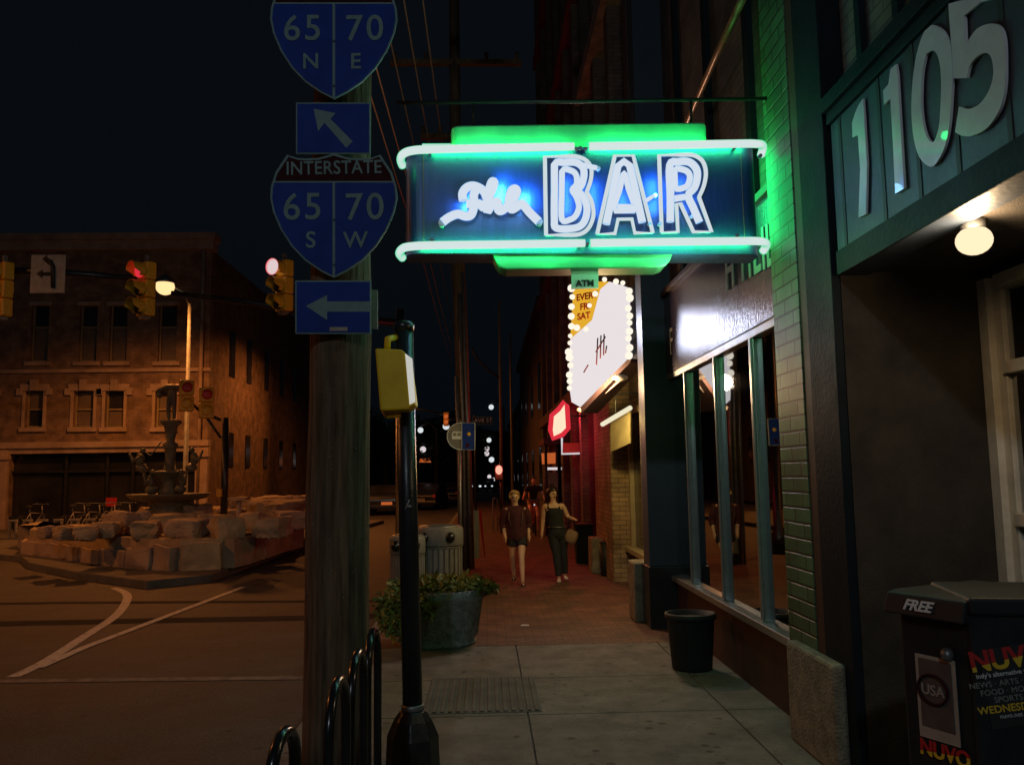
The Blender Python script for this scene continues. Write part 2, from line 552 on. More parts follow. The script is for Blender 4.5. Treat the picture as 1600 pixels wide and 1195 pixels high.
def text(s_, size, loc, facing, m, parent, name='lettering', depth=0.003, bold=0.0, sx=1.0, align='CENTER', tilt=0.0, shear=0.0, rot=None, space=1.0):
    """lettering as real thin mesh; facing 'S' looks to -Y (towards the photographer), 'W' looks to -X (the street)."""
    cu = bpy.data.curves.new('t', 'FONT')
    cu.body = s_
    cu.size = size
    cu.align_x = align
    cu.align_y = 'CENTER'
    cu.extrude = depth
    cu.offset = bold
    cu.shear = shear
    cu.space_character = space
    cu.resolution_u = 4
    tmp = bpy.data.objects.new('t', cu)
    COL.objects.link(tmp)
    dg = bpy.context.evaluated_depsgraph_get()
    me = bpy.data.meshes.new_from_object(tmp.evaluated_get(dg))
    COL.objects.unlink(tmp)
    bpy.data.objects.remove(tmp)
    bpy.data.curves.remove(cu)
    if rot is not None:
        rm = rot
    else:
        rz = {'S': 0.0, 'W': -PI / 2}[facing]
        rm = Matrix.Rotation(rz, 4, 'Z') @ Matrix.Rotation(PI / 2, 4, 'X') @ Matrix.Rotation(tilt, 4, 'Z')
    mw = Matrix.Translation(loc) @ rm @ Matrix.Diagonal((sx, 1, 1, 1))
    if parent is not None:
        o0 = Vector(parent.location) + (Vector(parent.parent.location) if parent.parent else Vector((0, 0, 0)))
        mw = Matrix.Translation(-o0) @ mw
    me.transform(mw)
    me.materials.clear()
    me.materials.append(M[m])
    me.name = name
    o = bpy.data.objects.new(name, me)
    COL.objects.link(o)
    if parent is not None: o.parent = parent
    return o


def lamp(kind, loc, energy, col, size=0.05, rot=None, sy=None, parent=None, name='light', spot=None):
    l = bpy.data.lights.new(name, kind)
    l.energy = energy
    l.color = col
    if kind == 'AREA':
        l.shape = 'RECTANGLE'
        l.size = size
        l.size_y = sy or size
    elif kind == 'SPOT':
        l.spot_size = spot or R(120)
        l.spot_blend = 0.6
        l.shadow_soft_size = size
    else:
        l.shadow_soft_size = size
    o = bpy.data.objects.new(name, l)
    COL.objects.link(o)
    o.location = loc
    if rot is not None: o.rotation_euler = rot
    return o


def arc(c, r, a0, a1, n=8):
    return [(c[0] + r * math.cos(a0 + (a1 - a0) * i / n), c[1] + r * math.sin(a0 + (a1 - a0) * i / n)) for i in range(n + 1)]


def px_poly(pts, **k):
    return [at(p[0], p[1], **k) for p in pts]

# ================================================================== GROUND
ROAD = -0.14
g = MB().quad((-900, -60, ROAD), (900, -60, ROAD), (900, 1500, ROAD), (-900, 1500, ROAD)).build('road', 'asphalt')
tag(g, kind='structure')
KX = -1.35
SB = 8.85     # where the concrete slabs end and the brick paving starts
# concrete slabs of the near pavement with open joints between them
base = MB().box(KX, 4.2, -6, SB, ROAD - 0.3, -0.016).build('sidewalk_base', 'concrete_dark')
tag(base, kind='structure')
mb = MB()
ys = [-6, -4.2, -2.4, -0.6, 1.3, 3.2, 5.02, 6.35, 7.45, SB]
xs = [KX + 0.16, 0.29, 1.75, 3.0, 4.2]
for y0, y1 in zip(ys, ys[1:]):
    for x0, x1 in zip(xs, xs[1:]):
        mb.box(x0 + 0.006, x1 - 0.006, y0 + 0.006, y1 - 0.006, -0.05, 0.0)
tag(mb.build('sidewalk', 'concrete', bevel=0.004), kind='structure')
mb = MB()
for y0, y1 in zip(ys, ys[1:]):
    mb.box(KX, KX + 0.15, y0 + 0.004, y1 - 0.004, ROAD - 0.2, 0.002)
for k in range(16):
    mb.box(KX, KX + 0.15, SB + k * 3 + 0.006, SB + k * 3 + 3, ROAD - 0.2, 0.002)
tag(mb.build('kerb', 'concrete', bevel=0.012), kind='structure')
tag(MB().box(KX + 0.15, 4.2, SB, 56, ROAD - 0.3, 0.0).build('brick_sidewalk', 'pavers'), kind='structure')

# ribbed panel let into the slabs
mb = MB()
a, b_, c_, d_ = [at(*p, Z=0.0) for p in ((668, 1072), (834, 1057), (834, 1112), (690, 1128))]
x0, x1 = a.x + 0.02, b_.x
y0, y1 = c_.y, b_.y
mb.box(x0, x1, y0, y1, -0.01, 0.005)
n = 15
for i in range(n):
    xa = x0 + (x1 - x0) * (i + 0.15) / n
    mb.box(xa, xa + (x1 - x0) / n * 0.55, y0 + 0.02, y1 - 0.02, 0.004, 0.014)
tag(mb.build('sidewalk_ribs', 'concrete_dark', bevel=0.003), kind='structure')


def ribbon(pts, w, z, name, m):
    mb = MB()
    L, Rr = [], []
    for i, p in enumerate(pts):
        d = (pts[min(i + 1, len(pts) - 1)] - pts[max(i - 1, 0)])
        d.z = 0
        d.normalize()
        nrm = Vector((-d.y, d.x, 0))
        L.append(Vector((p.x, p.y, z)) + nrm * w / 2)
        Rr.append(Vector((p.x, p.y, z)) - nrm * w / 2)
    va = [mb.b.verts.new(p) for p in L]
    vb = [mb.b.verts.new(p) for p in Rr]
    for i in range(len(pts) - 1):
        mb.b.faces.new((va[i], va[i + 1], vb[i + 1], vb[i]))
    return tag(mb.build(name, m), kind='structure')


def smooth(pts, n=8):
    out = []
    for i in range(len(pts) - 1):
        p0, p1, p2, p3 = pts[max(i - 1, 0)], pts[i], pts[i + 1], pts[min(i + 2, len(pts) - 1)]
        for k in range(n):
            t = k / n
            out.append(0.5 * ((2 * p1) + (p2 - p0) * t + (2 * p0 - 5 * p1 + 4 * p2 - p3) * t * t + (3 * p1 - p0 - 3 * p2 + p3) * t ** 3))
    out.append(pts[-1])
    return out


RZ = ROAD + 0.005
ribbon(smooth([at(*p, Z=RZ) for p in ((20, 1057), (70, 1033), (130, 995), (180, 962), (198, 938), (196, 926), (178, 918))]), 0.13, RZ, 'lane_marking', 'paint_line')
ribbon([at(*p, Z=RZ) for p in ((60, 1043), (130, 1012), (380, 917))], 0.11, RZ + 0.004, 'lane_marking', 'paint_line')
ribbon([at(*p, Z=RZ) for p in ((-400, 1068), (475, 1058))], 0.14, RZ, 'crosswalk_marking', 'paint_worn')
ribbon([at(*p, Z=RZ) for p in ((-300, 947), (100, 941), (620, 938))], 0.22, RZ - 0.002, 'road_patch', 'tar')  # this band and the next are cast shadows painted as dark strips
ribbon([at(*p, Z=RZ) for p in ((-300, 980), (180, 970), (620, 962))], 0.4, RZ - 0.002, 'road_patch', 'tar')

# plaza island across the lane
isl = [(33, 868), (45, 878), (120, 893), (230, 907), (330, 897), (480, 845), (600, 812), (300, 806), (-150, 812), (-200, 850)]
pts = px_poly(isl, Z=0.0)
tag(MB().prism(pts, (0, 0, -0.3)).build('plaza_island', 'concrete_dark', bevel=0.02), kind='structure')

# ================================================================== LEFT: stone ring, fountain
wallpx = [(60, 846), (38, 866), (105, 874), (163, 883), (204, 888), (242, 891), (275, 893), (340, 890), (372, 882), (414, 868), (454, 856)]
tops = [812, 829, 837, 846, 848, 843, 845, 842, 836, 826, 818]
sw = thing('stone_wall', 'low wall of tall rough limestone slabs topped with rugged rocks round the fountain', 'stone wall', at(242, 891, Z=0.0))
base_pts = [at(*p, Z=0.0) for p in wallpx]
for i in range(len(base_pts) - 1):
    p, q = base_pts[i], base_pts[i + 1]
    h = 1.75 - (tops[i] + tops[i + 1] - 1488) / 2 * p.y / FPX
    dd = (q - p)
    L = dd.length
    if L < 1.0:
        cuts = [0, 1]
    else:
        cuts = [0, 0.5, 1]
    for u0, u1 in zip(cuts, cuts[1:]):
        mid = p + dd * (u0 + u1) / 2
        hh = h * random.uniform(0.93, 1.06)
        blk = MB().obox(Vector((mid.x, mid.y + 0.25, hh / 2)), (L * (u1 - u0) - 0.035, 0.5 + random.uniform(-.06, .06), hh), rz=math.atan2(dd.y, dd.x) + random.uniform(-.03, .03))
        bmesh.ops.subdivide_edges(blk.b, edges=blk.b.edges[:], cuts=4, use_grid_fill=True)
        for v in blk.b.verts:
            if v.co.z > 0.05:
                v.co += noise.noise_vector(v.co * 2.3) * 0.055
        blk.build('wall_slab', random.choice(['limestone', 'rock_tan', 'limestone']), sw, bevel=0.01)
bed = [(p.x, p.y + .2, 0) for p in base_pts] + [(base_pts[-1].x - .3, 23.2, 0), (base_pts[0].x + .5, 23.2, 0)]
bm0 = MB().prism(bed, (0, 0, .58))
bm0.build('raised_bed', 'rock_tan', sw)
rocks = [(70, 838, .3), (98, 841, .34), (128, 842, .42), (160, 838, .46), (192, 832, .5), (225, 838, .42), (238, 818, .6), (262, 830, .48), (292, 838, .5), (300, 818, .55), (330, 828, .5), (352, 838, .42), (362, 818, .5),
         (392, 828, .46), (402, 812, .75), (430, 818, .6), (455, 824, .5), (462, 808, .7), (180, 820, .4), (480, 812, .6), (425, 835, .4), (330, 812, .5), (270, 812, .4)]
for i, (px, py, r) in enumerate(rocks):
    c = at(px, py, Z=.6)
    c.y += r * .35
    r *= random.uniform(.62, .95)
    rk_ = MB()
    bmesh.ops.create_icosphere(rk_.b, subdivisions=4, radius=1.0)
    sx_, sz_, an_ = random.uniform(1.0, 1.6), random.uniform(.55, .85), random.uniform(0, 3)
    for v in rk_.b.verts:
        p = v.co.copy()
        m_x = max(abs(p.x), abs(p.y), abs(p.z))
        p = p.lerp(p / m_x * .8, .8)               # squared-off quarry boulder
        q_ = p + Vector((i * 5.3, i * 2.1, 0))
        p += noise.noise_vector(q_ * 1.0) * .26 + noise.noise_vector(q_ * 4) * .05
        p = Vector((p.x * sx_, p.y, p.z * sz_))
        p.rotate(Matrix.Rotation(an_, 3, 'Z'))
        v.co = c + p * r + Vector((0, 0, r * .42))
    rk_.build('rock', 'rock_tan' if i % 4 else 'limestone', sw)

FY = 22.0
fc = at(263, 815, Y=FY)
FX = fc.x
fz = lambda y: at(263, y, Y=FY).z
pp = FY / FPX
ft = thing('fountain', 'tall tiered bronze fountain topped with a statue of a figure carrying a load', 'fountain', (FX, FY, 0))
MB().lathe(FX, FY, [(0.75, 0), (0.72, 0.12), (0.52, 0.2), (0.46, fz(790)), (0.5, fz(783)), (0.6, fz(780))]).build('pedestal', 'bronze', ft)
MB().lathe(FX, FY, [(0.55, fz(783)), (0.9, fz(779)), (1.0, fz(773)), (1.02, fz(771)), (0.94, fz(772)), (0.3, fz(774))], 40).build('basin', 'bronze', ft)
MB().lathe(FX, FY, [(0.28, fz(774)), (0.26, fz(765)), (0.16, fz(755)), (0.2, fz(748)), (0.4, fz(740)), (0.46, fz(736)), (0.4, fz(736)), (0.15, fz(734)), (0.12, fz(715)), (0.15, fz(700)), (0.2, fz(694)), (0.1, fz(690)), (0.13, fz(678)), (0.17, fz(666)), (0.26, fz(661)), (0.27, fz(657)), (0.1, fz(656))], 20).build('column', 'bronze', ft)
for k, (dx, w) in enumerate(((-0.62, 1), (-0.36, .9), (0.36, .9), (0.62, 1))):   # seated figures round the stem
    x = FX + dx
    z0 = fz(772) if abs(dx) < .5 else fz(738)
    m_ = MB()
    m_.ball((x, FY - 0.2, z0 + 0.12), 0.15, 2, (1, .9, .8), .35, k)
    m_.ball((x + dx * .1, FY - 0.2, z0 + 0.34), 0.12, 2, (.9, .8, 1.4), .35, k + 4)
    m_.ball((x, FY - 0.2, z0 + 0.56), 0.075, 2)
    m_.tube([(x, FY - .25, z0 + .42), (x + dx * .35, FY - .3, z0 + .3), (x + dx * .5, FY - .3, z0 + .55)], [.05, .04, .03])
    m_.build('side_figure', 'bronze', ft)
m_ = MB()
m_.tube([at(222, 702, Y=FY), at(221, 735, Y=FY), at(245, 738, Y=FY)], 0.02, 6)
m_.tube([at(222, 702, Y=FY), at(235, 712, Y=FY), at(252, 690, Y=FY)], 0.02, 6)
m_.build('spout_arm', 'bronze', ft)
# crowning statue: one skinned figure, yoke across its shoulders


def skin_mesh(name, verts, edges, radii, m, parent, sub=2, root=0):
    me = bpy.data.meshes.new(name)
    me.from_pydata([tuple(v) for v in verts], edges, [])
    o = bpy.data.objects.new(name, me)
    COL.objects.link(o)
    if parent is not None: o.parent = parent
    sk = o.modifiers.new('skin', 'SKIN')
    sk.use_smooth_shade = True
    for i, r in enumerate(radii):
        d = me.skin_vertices[0].data[i]
        d.radius = r if isinstance(r, tuple) else (r, r)
        d.use_root = (i == root)
    if sub:
        ss = o.modifiers.new('sub', 'SUBSURF')
        ss.levels = sub
        ss.render_levels = sub
    me.materials.append(M[m])
    return o


stz = fz(656) - 0.02
V = [(0, 0, .5), (0.02, 0, .68), (0.02, 0, .8), (0.03, -.02, .87), (.07, 0, .48), (.09, -.05, .26), (.08, 0, .03), (-.07, 0, .48), (-.08, 0, .26), (-.06, .02, .03), (.16, 0, .77), (.27, -.02, .86), (-.14, 0, .77), (-.25, -.02, .84)]
E = [(0, 1), (1, 2), (2, 3), (0, 4), (4, 5), (5, 6), (0, 7), (7, 8), (8, 9), (2, 10), (10, 11), (2, 12), (12, 13)]
rad = [.1, .1, .06, .055, .075, .055, .04, .075, .055, .04, .045, .03, .045, .03]
skin_mesh('statue', [Vector(v) + Vector((0, 0, stz)) for v in V], E, rad, 'bronze', ft)
MB().tube([(FX - .36, FY - .03, stz + .78), (FX - .1, FY - .03, stz + .88), (FX + .3, FY - .03, stz + .87), (FX + .5, FY - .03, stz + .95)], [.05, .07, .06, .05], 8).ball((FX - .3, FY - .03, stz + .68), .09, 2, (.8, .8, 1.2), .4, 3).build('statue_load', 'bronze', ft)

pt = thing('pedestal_table', 'small flat topped post standing among the rocks right of the fountain', 'table', at(373, 812, Y=20.0))
q = pt.location
MB().box(q.x - .21, q.x + .21, q.y - .2, q.y + .2, at(373, 781, Y=20).z, at(373, 777, Y=20).z).build('table_top', 'limestone', pt)
MB().tube([(q.x, q.y, 0), (q.x, q.y, at(373, 782, Y=20).z)], .06).build('post', 'limestone', pt)

# bike share docks and bicycles


def bike_parts(root, frame_m='black_metal'):
    """bicycle along local +X, wheels on z=0."""
    for x in (-.52, .52):
        t_ = MB().tube([(x + .33 * math.cos(a * PI / 12), 0, .33 + .33 * math.sin(a * PI / 12)) for a in range(24)], .02, 6, closed=True)
        w_ = t_.build('wheel', 'tyre', root, local=True)
        sp = MB()
        for a in range(8):
            sp.tube([(x, 0, .33), (x + .32 * math.cos(a * PI / 4), 0, .33 + .32 * math.sin(a * PI / 4))], .003, 4)
        sp.build('spokes', 'grey_metal', w_, local=True)
    f = MB()
    f.tube([(-.52, 0, .33), (-.05, 0, .3), (.4, 0, .72), (-.18, 0, .75), (-.05, 0, .3)], .02, 8)
    f.tube([(-.52, 0, .33), (-.18, 0, .72)], .014, 8)
    f.tube([(.52, 0, .33), (.4, 0, .72), (.36, 0, .95)], .018, 8)
    f.tube([(-.18, 0, .72), (-.22, 0, .92)], .014, 8)
    f.build('frame', frame_m, root, local=True)
    MB().ball((-.23, 0, .95), .13, 2, (1, .6, .3)).build('saddle', 'sign_black', root, local=True)
    MB().tube([(.28, -.28, 1.0), (.36, -.2, 1.02), (.38, 0, 1.0), (.36, .2, 1.02), (.28, .28, 1.0)], .015, 8).build('handlebar', 'grey_metal', root, local=True)


dock_px = [20, 43, 67, 91, 117, 141, 165, 189]
ordn = ['leftmost', 'second from left', 'third from left', 'fourth from left', 'fifth from left', 'sixth from left', 'seventh from left', 'last on the right']
d0 = None
for i, px in enumerate(dock_px):
    p = at(px, 823, Z=0.0)
    p.y = 26.6
    p.x = at(px, 823, Y=26.6).x
    if d0 is None:
        d0 = thing('bike_dock', 'x', 'bike dock', p, 'bike share docks in front of the corner building')
        MB().box(-.12, -.075, -.05, .05, 0, .52).build('upright', 'sign_white_dim', d0, bevel=.005, local=True)
        MB().box(.075, .12, -.05, .05, 0, .52).build('upright', 'sign_white_dim', d0, bevel=.005, local=True)
        MB().box(-.13, .13, -.06, .06, .52, .58).build('crossbar', 'sign_white_dim', d0, bevel=.005, local=True)
        o = d0
    else:
        o = dup(d0, p)
    o['label'] = 'pale square hoop bike dock, %s of the row of eight docks' % ordn[i]
MB_rail = MB().box(at(0, 823, Y=26.6).x - 2, at(215, 823, Y=26.6).x, 26.4, 26.8, 0, .03).build('dock_platform', 'grey_metal')
tag(MB_rail, 'long low metal base strip under the row of bike docks', 'platform')
b0 = None
for i, (px, lab) in enumerate(((52, 'hire bicycle parked by itself in the left half of the dock row'), (119, 'first of the four hire bicycles parked together, nearest the lone one'), (143, 'second of the four hire bicycles parked together'), (167, 'third of the four hire bicycles parked together'), (191, 'hire bicycle at the right end of the dock row beside the rocks'))):
    p = at(px, 823, Y=27.6)
    p.z = 0
    if b0 is None:
        b0 = thing('bicycle', lab, 'bicycle', p, 'hire bicycles parked at the docks', rz=R(80))
        bike_parts(b0, 'sign_white_dim')
    else:
        dup(b0, p, R(80), lab)
o = thing('notice_board', 'small red notice board behind the hire bicycles', 'sign', at(174, 823, Y=28.5))
z_ = o.location.z
q = at(174, 784, Y=28.5)
MB().box(q.x - .17, q.x + .17, 28.48, 28.52, q.z - .14, q.z + .14).build('board', 'red_paint', o)
MB().tube([(q.x, 28.53, 0), (q.x, 28.53, q.z)], .02).build('post', 'grey_metal', o)

# ================================================================== LEFT: corner building
BY = 32.0
bx = lambda px, py=600: at(px, py, Y=BY).x
bz = lambda py, px=200: at(px, py, Y=BY).z
cb = thing('corner_building', 'three storey stone corner building across the street lit orange by a street lamp', 'building', (bx(325), BY, 0))
XR = bx(326, 600)
XL = -30.0
ZT = bz(378, 300)
wins = []
for px0, px1 in ((46, 74), (122, 150), (169, 197), (246, 275)):
    wins.append((px0, px1, 478, 565, 0))
for px0, px1 in ((43, 71), (118, 149), (167, 196), (245, 275)):
    wins.append((px0, px1, 611, 668, 1))
for px0, px1 in ((46, 74), (122, 150), (169, 197), (246, 275)):   # top row right under the cornice
    pass
# front wall as a grid of panels leaving true openings
rects = [(bx(a, 560), bx(b, 560), bz(d, a), bz(c, a)) for a, b, c, d, k in wins]
off = bx(48) - bx(124)
for k in range(1, 6):   # the building continues out of the frame
    for r_ in (rects[0], rects[4]):
        rects.append((r_[0] - k * 1.9, r_[1] - k * 1.9, r_[2], r_[3]))
shop = (bx(14, 760), bx(305, 760), 0.0, bz(706, 150))
openings = rects + [shop, (bx(14, 760) - 8.0, bx(14, 760) - .6, 0.0, shop[3])]


def wall_grid(mb, x0, x1, z0, z1, holes, y0, y1):
    xs_ = sorted(set([x0, x1] + [h[0] for h in holes] + [h[1] for h in holes]))
    for xa, xb in zip(xs_, xs_[1:]):
        if xb <= x0 or xa >= x1: continue
        xa, xb = max(xa, x0), min(xb, x1)
        hs = sorted([(h[2], h[3]) for h in holes if h[0] < (xa + xb) / 2 < h[1]])
        z = z0
        for a_, b2 in hs:
            if a_ > z: mb.box(xa, xb, y0, y1, z, a_)
            z = max(z, b2)
        if z < z1: mb.box(xa, xb, y0, y1, z, z1)


m_ = MB()
wall_grid(m_, XL, XR, 0, ZT, openings, BY, BY + .4)
m_.build('front_wall', 'ashlar', cb)
MB().box(XL, XR, BY + .4, BY + 22, 0, ZT - .3).build('side_wall', 'side_brick', cb)
m_ = MB()
m_.box(XL, XR + .25, BY - .45, BY + .3, ZT, ZT + .25)
m_.box(XL, XR + .15, BY - .3, BY + .3, ZT - .35, ZT)
build_each(m_, 'cornice', 'limestone', cb)
m_ = MB()
z_ = bz(579)
m_.box(XL, XR + .06, BY - .1, BY + .1, z_ - .06, z_ + .07)
z_ = bz(694)
m_.box(XL, XR + .1, BY - .22, BY + .1, z_ - .1, z_ + .12)
m_.box(XL, XR + .06, BY - .12, BY + .1, z_ - .3, z_ - .1)
build_each(m_, 'string_course', 'limestone', cb)
for i, (x0, x1, z0, z1) in enumerate(rects):
    fr = MB()
    fr.box(x0, x0 + .06, BY + .16, BY + .22, z0, z1)
    fr.box(x1 - .06, x1, BY + .16, BY + .22, z0, z1)
    zm = z0 + (z1 - z0) * (.5 if i in (4, 5, 6, 7) else .62)
    fr.box(x0 + .06, x1 - .06, BY + .15, BY + .21, zm - .025, zm + .035)
    fr.box(x0 + .06, x1 - .06, BY + .16, BY + .22, z0, z0 + .07)
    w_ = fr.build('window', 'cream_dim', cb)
    MB().box(x0, x1, BY + .24, BY + .27, z0, z1).build('pane', 'window_dark', w_)
    up = i in (4, 5, 7)
    low = i in (6,)
    if up: MB().box(x0 + .07, x1 - .07, BY + .225, BY + .235, zm + .03, z1 - .02).build('blind', 'blind', w_)
    if low or i in (5, 7): MB().box(x0 + .07, x1 - .07, BY + .225, BY + .235, z0 + .08, zm - .03).build('blind', 'blind', w_)
    if i < 4: MB().box(x0 + .07, x1 - .07, BY + .225, BY + .235, z0 + .08, zm).build('blind', 'blind', w_)
    st = MB()
    st.box(x0 - .16, x1 + .16, BY - .1, BY + .12, z0 - .16, z0 - .002)
    second = z1 < bz(600)
    if second:
        st.box(x0 - .2, x1 + .2, BY - .08, BY + .1, z1 + .002, z1 + .26)
        st.box(x0 - .32, x0 - .1, BY - .1, BY + .1, z1 - .16, z1 + .1)
        st.box(x1 + .1, x1 + .32, BY - .1, BY + .1, z1 - .16, z1 + .1)
        st.box((x0 + x1) / 2 - .13, (x0 + x1) / 2 + .13, BY - .16, BY + .1, z1 + .002, z1 + .42)
        st.box(x0 - .11, x0 - .002, BY - .05, BY + .1, z0, z1)
        st.box(x1 + .002, x1 + .11, BY - .05, BY + .1, z0, z1)
    else:
        st.box(x0 - .1, x1 + .1, BY - .05, BY + .1, z1 + .002, z1 + .16)
    st.build('surround', 'limestone', w_, bevel=.012)
# shop front below
m_ = MB()
for px in (100, 165, 205, 260):
    x = bx(px, 760)
    m_.box(x - .05, x + .05, BY + .1, BY + .2, .45, shop[3])
m_.box(shop[0], shop[1], BY + .12, BY + .2, shop[3] - .75, shop[3] - .65)
m_.box(shop[0], shop[1], BY + .1, BY + .3, 0, .45)
m_.build('shop_front', 'black_metal', cb)
MB().box(shop[0] - 8, shop[1], BY + .27, BY + .29, .3, shop[3]).build('shop_pane', 'window_dark', cb)
m_ = MB()
for x0, x1 in ((bx(-12, 760), bx(13, 760)), (bx(306, 760), bx(325, 760))):
    m_.box(x0, x1, BY - .16, BY + .02, .5, shop[3] - .25)
    m_.box(x0 - .05, x1 + .05, BY - .22, BY + .02, 0, .5)
    m_.box(x0 - .06, x1 + .06, BY - .24, BY + .02, shop[3] - .25, shop[3] + .1)
build_each(m_, 'pilaster', 'limestone', cb, bevel=.015)
xp = bx(315, 600)
MB().tube([(xp, BY - .12, .1), (xp, BY - .12, ZT - .3)], .075).build('drainpipe', 'limestone', cb)
m_ = MB()
for k, yy in enumerate((34.5, 37.0, 40.0, 43, 46)):
    m_.box(XR - .02, XR + .04, yy, yy + .7, 2.2, 3.6)
    m_.box(XR - .02, XR + .04, yy, yy + .7, 5.9, 7.8)
build_each(m_, 'side_window', 'window_dark', cb)

# ================================================================== street lamp (sodium) and its light
def street_lamp(base, arm_dx, zt, label, m='lamp_sodium', r=.3, head='grey_metal', pole='bin_grey', arm_dy=-.4):
    t_ = thing('street_lamp', label, 'street lamp', base)
    x, y, z = base
    MB().lathe(x, y, [(.16, z), (.16, z + .5), (.09, z + .6), (.055, zt - .5)], 12).build('pole', pole, t_)
    MB().tube([(x, y, zt - .55), (x + arm_dx * .3, y + arm_dy * .3, zt - .1), (x + arm_dx, y + arm_dy, zt + .12)], .035, 8).build('arm', pole, t_)
    MB().lathe(x + arm_dx, y + arm_dy, [(.06, zt + .1 + r), (r * .9, zt + r * .75), (r * 1.02, zt + r * .4), (r * .9, zt + r * .38)][::-1], 16).build('hood', head, t_)
    MB().ball((x + arm_dx, y + arm_dy, zt), r, 3, (1, 1, .95)).build('globe', m, t_)
    return t_


LY = 28.0
lp = at(265, 452, Y=LY)
lb = at(288, 800, Y=LY)
street_lamp((lb.x, LY, 0), lp.x - lb.x, lp.z, 'lit orange street lamp on a tall pale pole in front of the corner building')
SOD = (1.0, 0.30, 0.06)
lamp('SPOT', (lp.x, LY - 1.4, lp.z - .3), 1500, SOD, .12, name='street_lamp_light', spot=R(175))
# its neighbour along the same kerb, left of the frame
t2 = street_lamp((-19.5, 21, 0), 1.2, 8.6, 'lit orange street lamp on a tall pale pole left of the plaza island')
lamp('SPOT', (-18.3, 20.2, 8.2), 1000, SOD, .12, name='street_lamp_light', spot=R(160))
# lamp down the side street, behind the wooden pole
street_lamp((-6.75, 37, 0), .35, 8.6, 'lit orange street lamp hidden behind the wooden pole')
lamp('SPOT', (-6.3, 36.4, 8.1), 1500, SOD, .12, name='street_lamp_light', spot=R(170))
street_lamp((-15.0, 9.5, 0), .9, 9.0, 'lit orange street lamp across the road left of the photographer')  # out of view, added as orange fill for the island's stone fronts
lamp('SPOT', (-14.0, 9.0, 8.5), 1150, SOD, .12, name='street_lamp_light', spot=R(170))  # light of the added unseen orange fill lamp
t3 = street_lamp((-3.2, -7.5, 0), .9, 8.2, 'lit pale street lamp on the kerb behind the photographer', 'lamp_white')  # out of view, added as cool front fill for surfaces facing the camera
lamp('POINT', (-2.3, -8.3, 7.7), 700, (.78, .9, 1.0), .2, name='street_lamp_light')  # light of the added unseen pale fill lamp

# ================================================================== traffic signals
def signal_head(name_label, c, Y, lit='top', lens_l='red_lit', yaw=R(12), h=1.06, group=None, facing=-1):
    """three-section head; lenses look towards local -Y."""
    t_ = thing('traffic_light', name_label, 'traffic light', c, group, rz=yaw)
    w = .36
    for k in range(3):
        z = h / 3 * (1 - k)
        hs = MB().box(-w / 2, w / 2, -.0, .2, z - h / 6 + .006, z + h / 6 - .006).build('housing', 'signal_yellow', t_, bevel=.03, local=True)
        ln = MB()
        if k == 0 and lens_l == 'red_hot': ln.ball((0, -.2, z), .17, 3, (1, .6, 1))
        else: ln.ball((0, -.05, z), .15, 2, (1, .4, 1))
        ln.build('lens', lens_l if (k == 0 and lit == 'top') else 'lens_dark', hs, local=True)
        vz = MB()
        rings = []
        for yy, cut in ((0.0, 0), (-.24, 0)):
            rings.append([vz.b.verts.new((.155 * math.cos(a), yy * (1 if a_ in range(2, 11) else .45), z + .155 * math.sin(a))) for a_, a in enumerate([R(-50 + 280 * i / 12) for i in range(13)])])
        for i in range(12):
            vz.b.faces.new((rings[0][i], rings[0][i + 1], rings[1][i + 1], rings[1][i]))
        vo = vz.build('visor', 'signal_yellow', hs, local=True)
        so = vo.modifiers.new('solid', 'SOLIDIFY')
        so.thickness = .006
    MB().box(-.03, .03, .05, .12, h / 2 - .02, h / 2 + .14).build('bracket', 'grey_metal', t_, local=True)
    MB().box(-.1, .06, .02, .16, -h / 2 - .05, -h / 2).build('bottom_cap', 'grey_metal', t_, local=True)
    return t_


TY = 16.0
p = at(221, 451, Y=TY)
signal_head('traffic light with a dim red lens next to the street lamp, facing the road', p, TY, 'top', 'red_lit', yaw=R(-38))
p = at(438, 446, Y=TY + .8)
signal_head('traffic light showing bright red beside the interstate shield', p, TY, 'top', 'red_hot', yaw=R(-42))
lamp('POINT', at(430, 418, Y=TY) + Vector((-.05, -.35, 0)), .4, (1, .08, .1), .05, name='signal_light')
p = at(-2, 452, Y=TY)
signal_head('unlit traffic light cut by the left edge of the photo', p, TY, 'none', yaw=R(-40))
# mast arms
mp = thing('signal_mast', 'dark signal mast with a long arm carrying the left traffic lights', 'signal mast', (-14.2, 16.3, 0))
MB().lathe(-14.2, 16.3, [(.2, 0), (.18, .4), (.13, .5), (.1, 6.2)], 14).build('pole', 'black_metal', mp)
a0 = Vector((-14.2, 16.3, at(0, 424, Y=16.3).z))
a1 = at(75, 424, Y=16.3); a2 = at(222, 436, Y=16.3)
MB().tube([a0, a1, a2], [.09, .075, .055], 10).build('arm', 'black_metal', mp)
mp2 = thing('signal_mast', 'dark signal mast whose arm reaches the traffic light beside the interstate shield', 'signal mast', (-1.75, 17.6, 0))
e0 = at(625, 505, Y=17.6)
MB().lathe(e0.x, 17.6, [(.17, 0), (.15, .4), (.1, .5), (.08, e0.z + .3)], 14).build('pole', 'black_metal', mp2)
MB().tube([e0, at(480, 490, Y=17.4), at(400, 474, Y=17.3), at(268, 458, Y=17.2)], [.085, .075, .065, .05], 10).build('arm', 'black_metal', mp2)
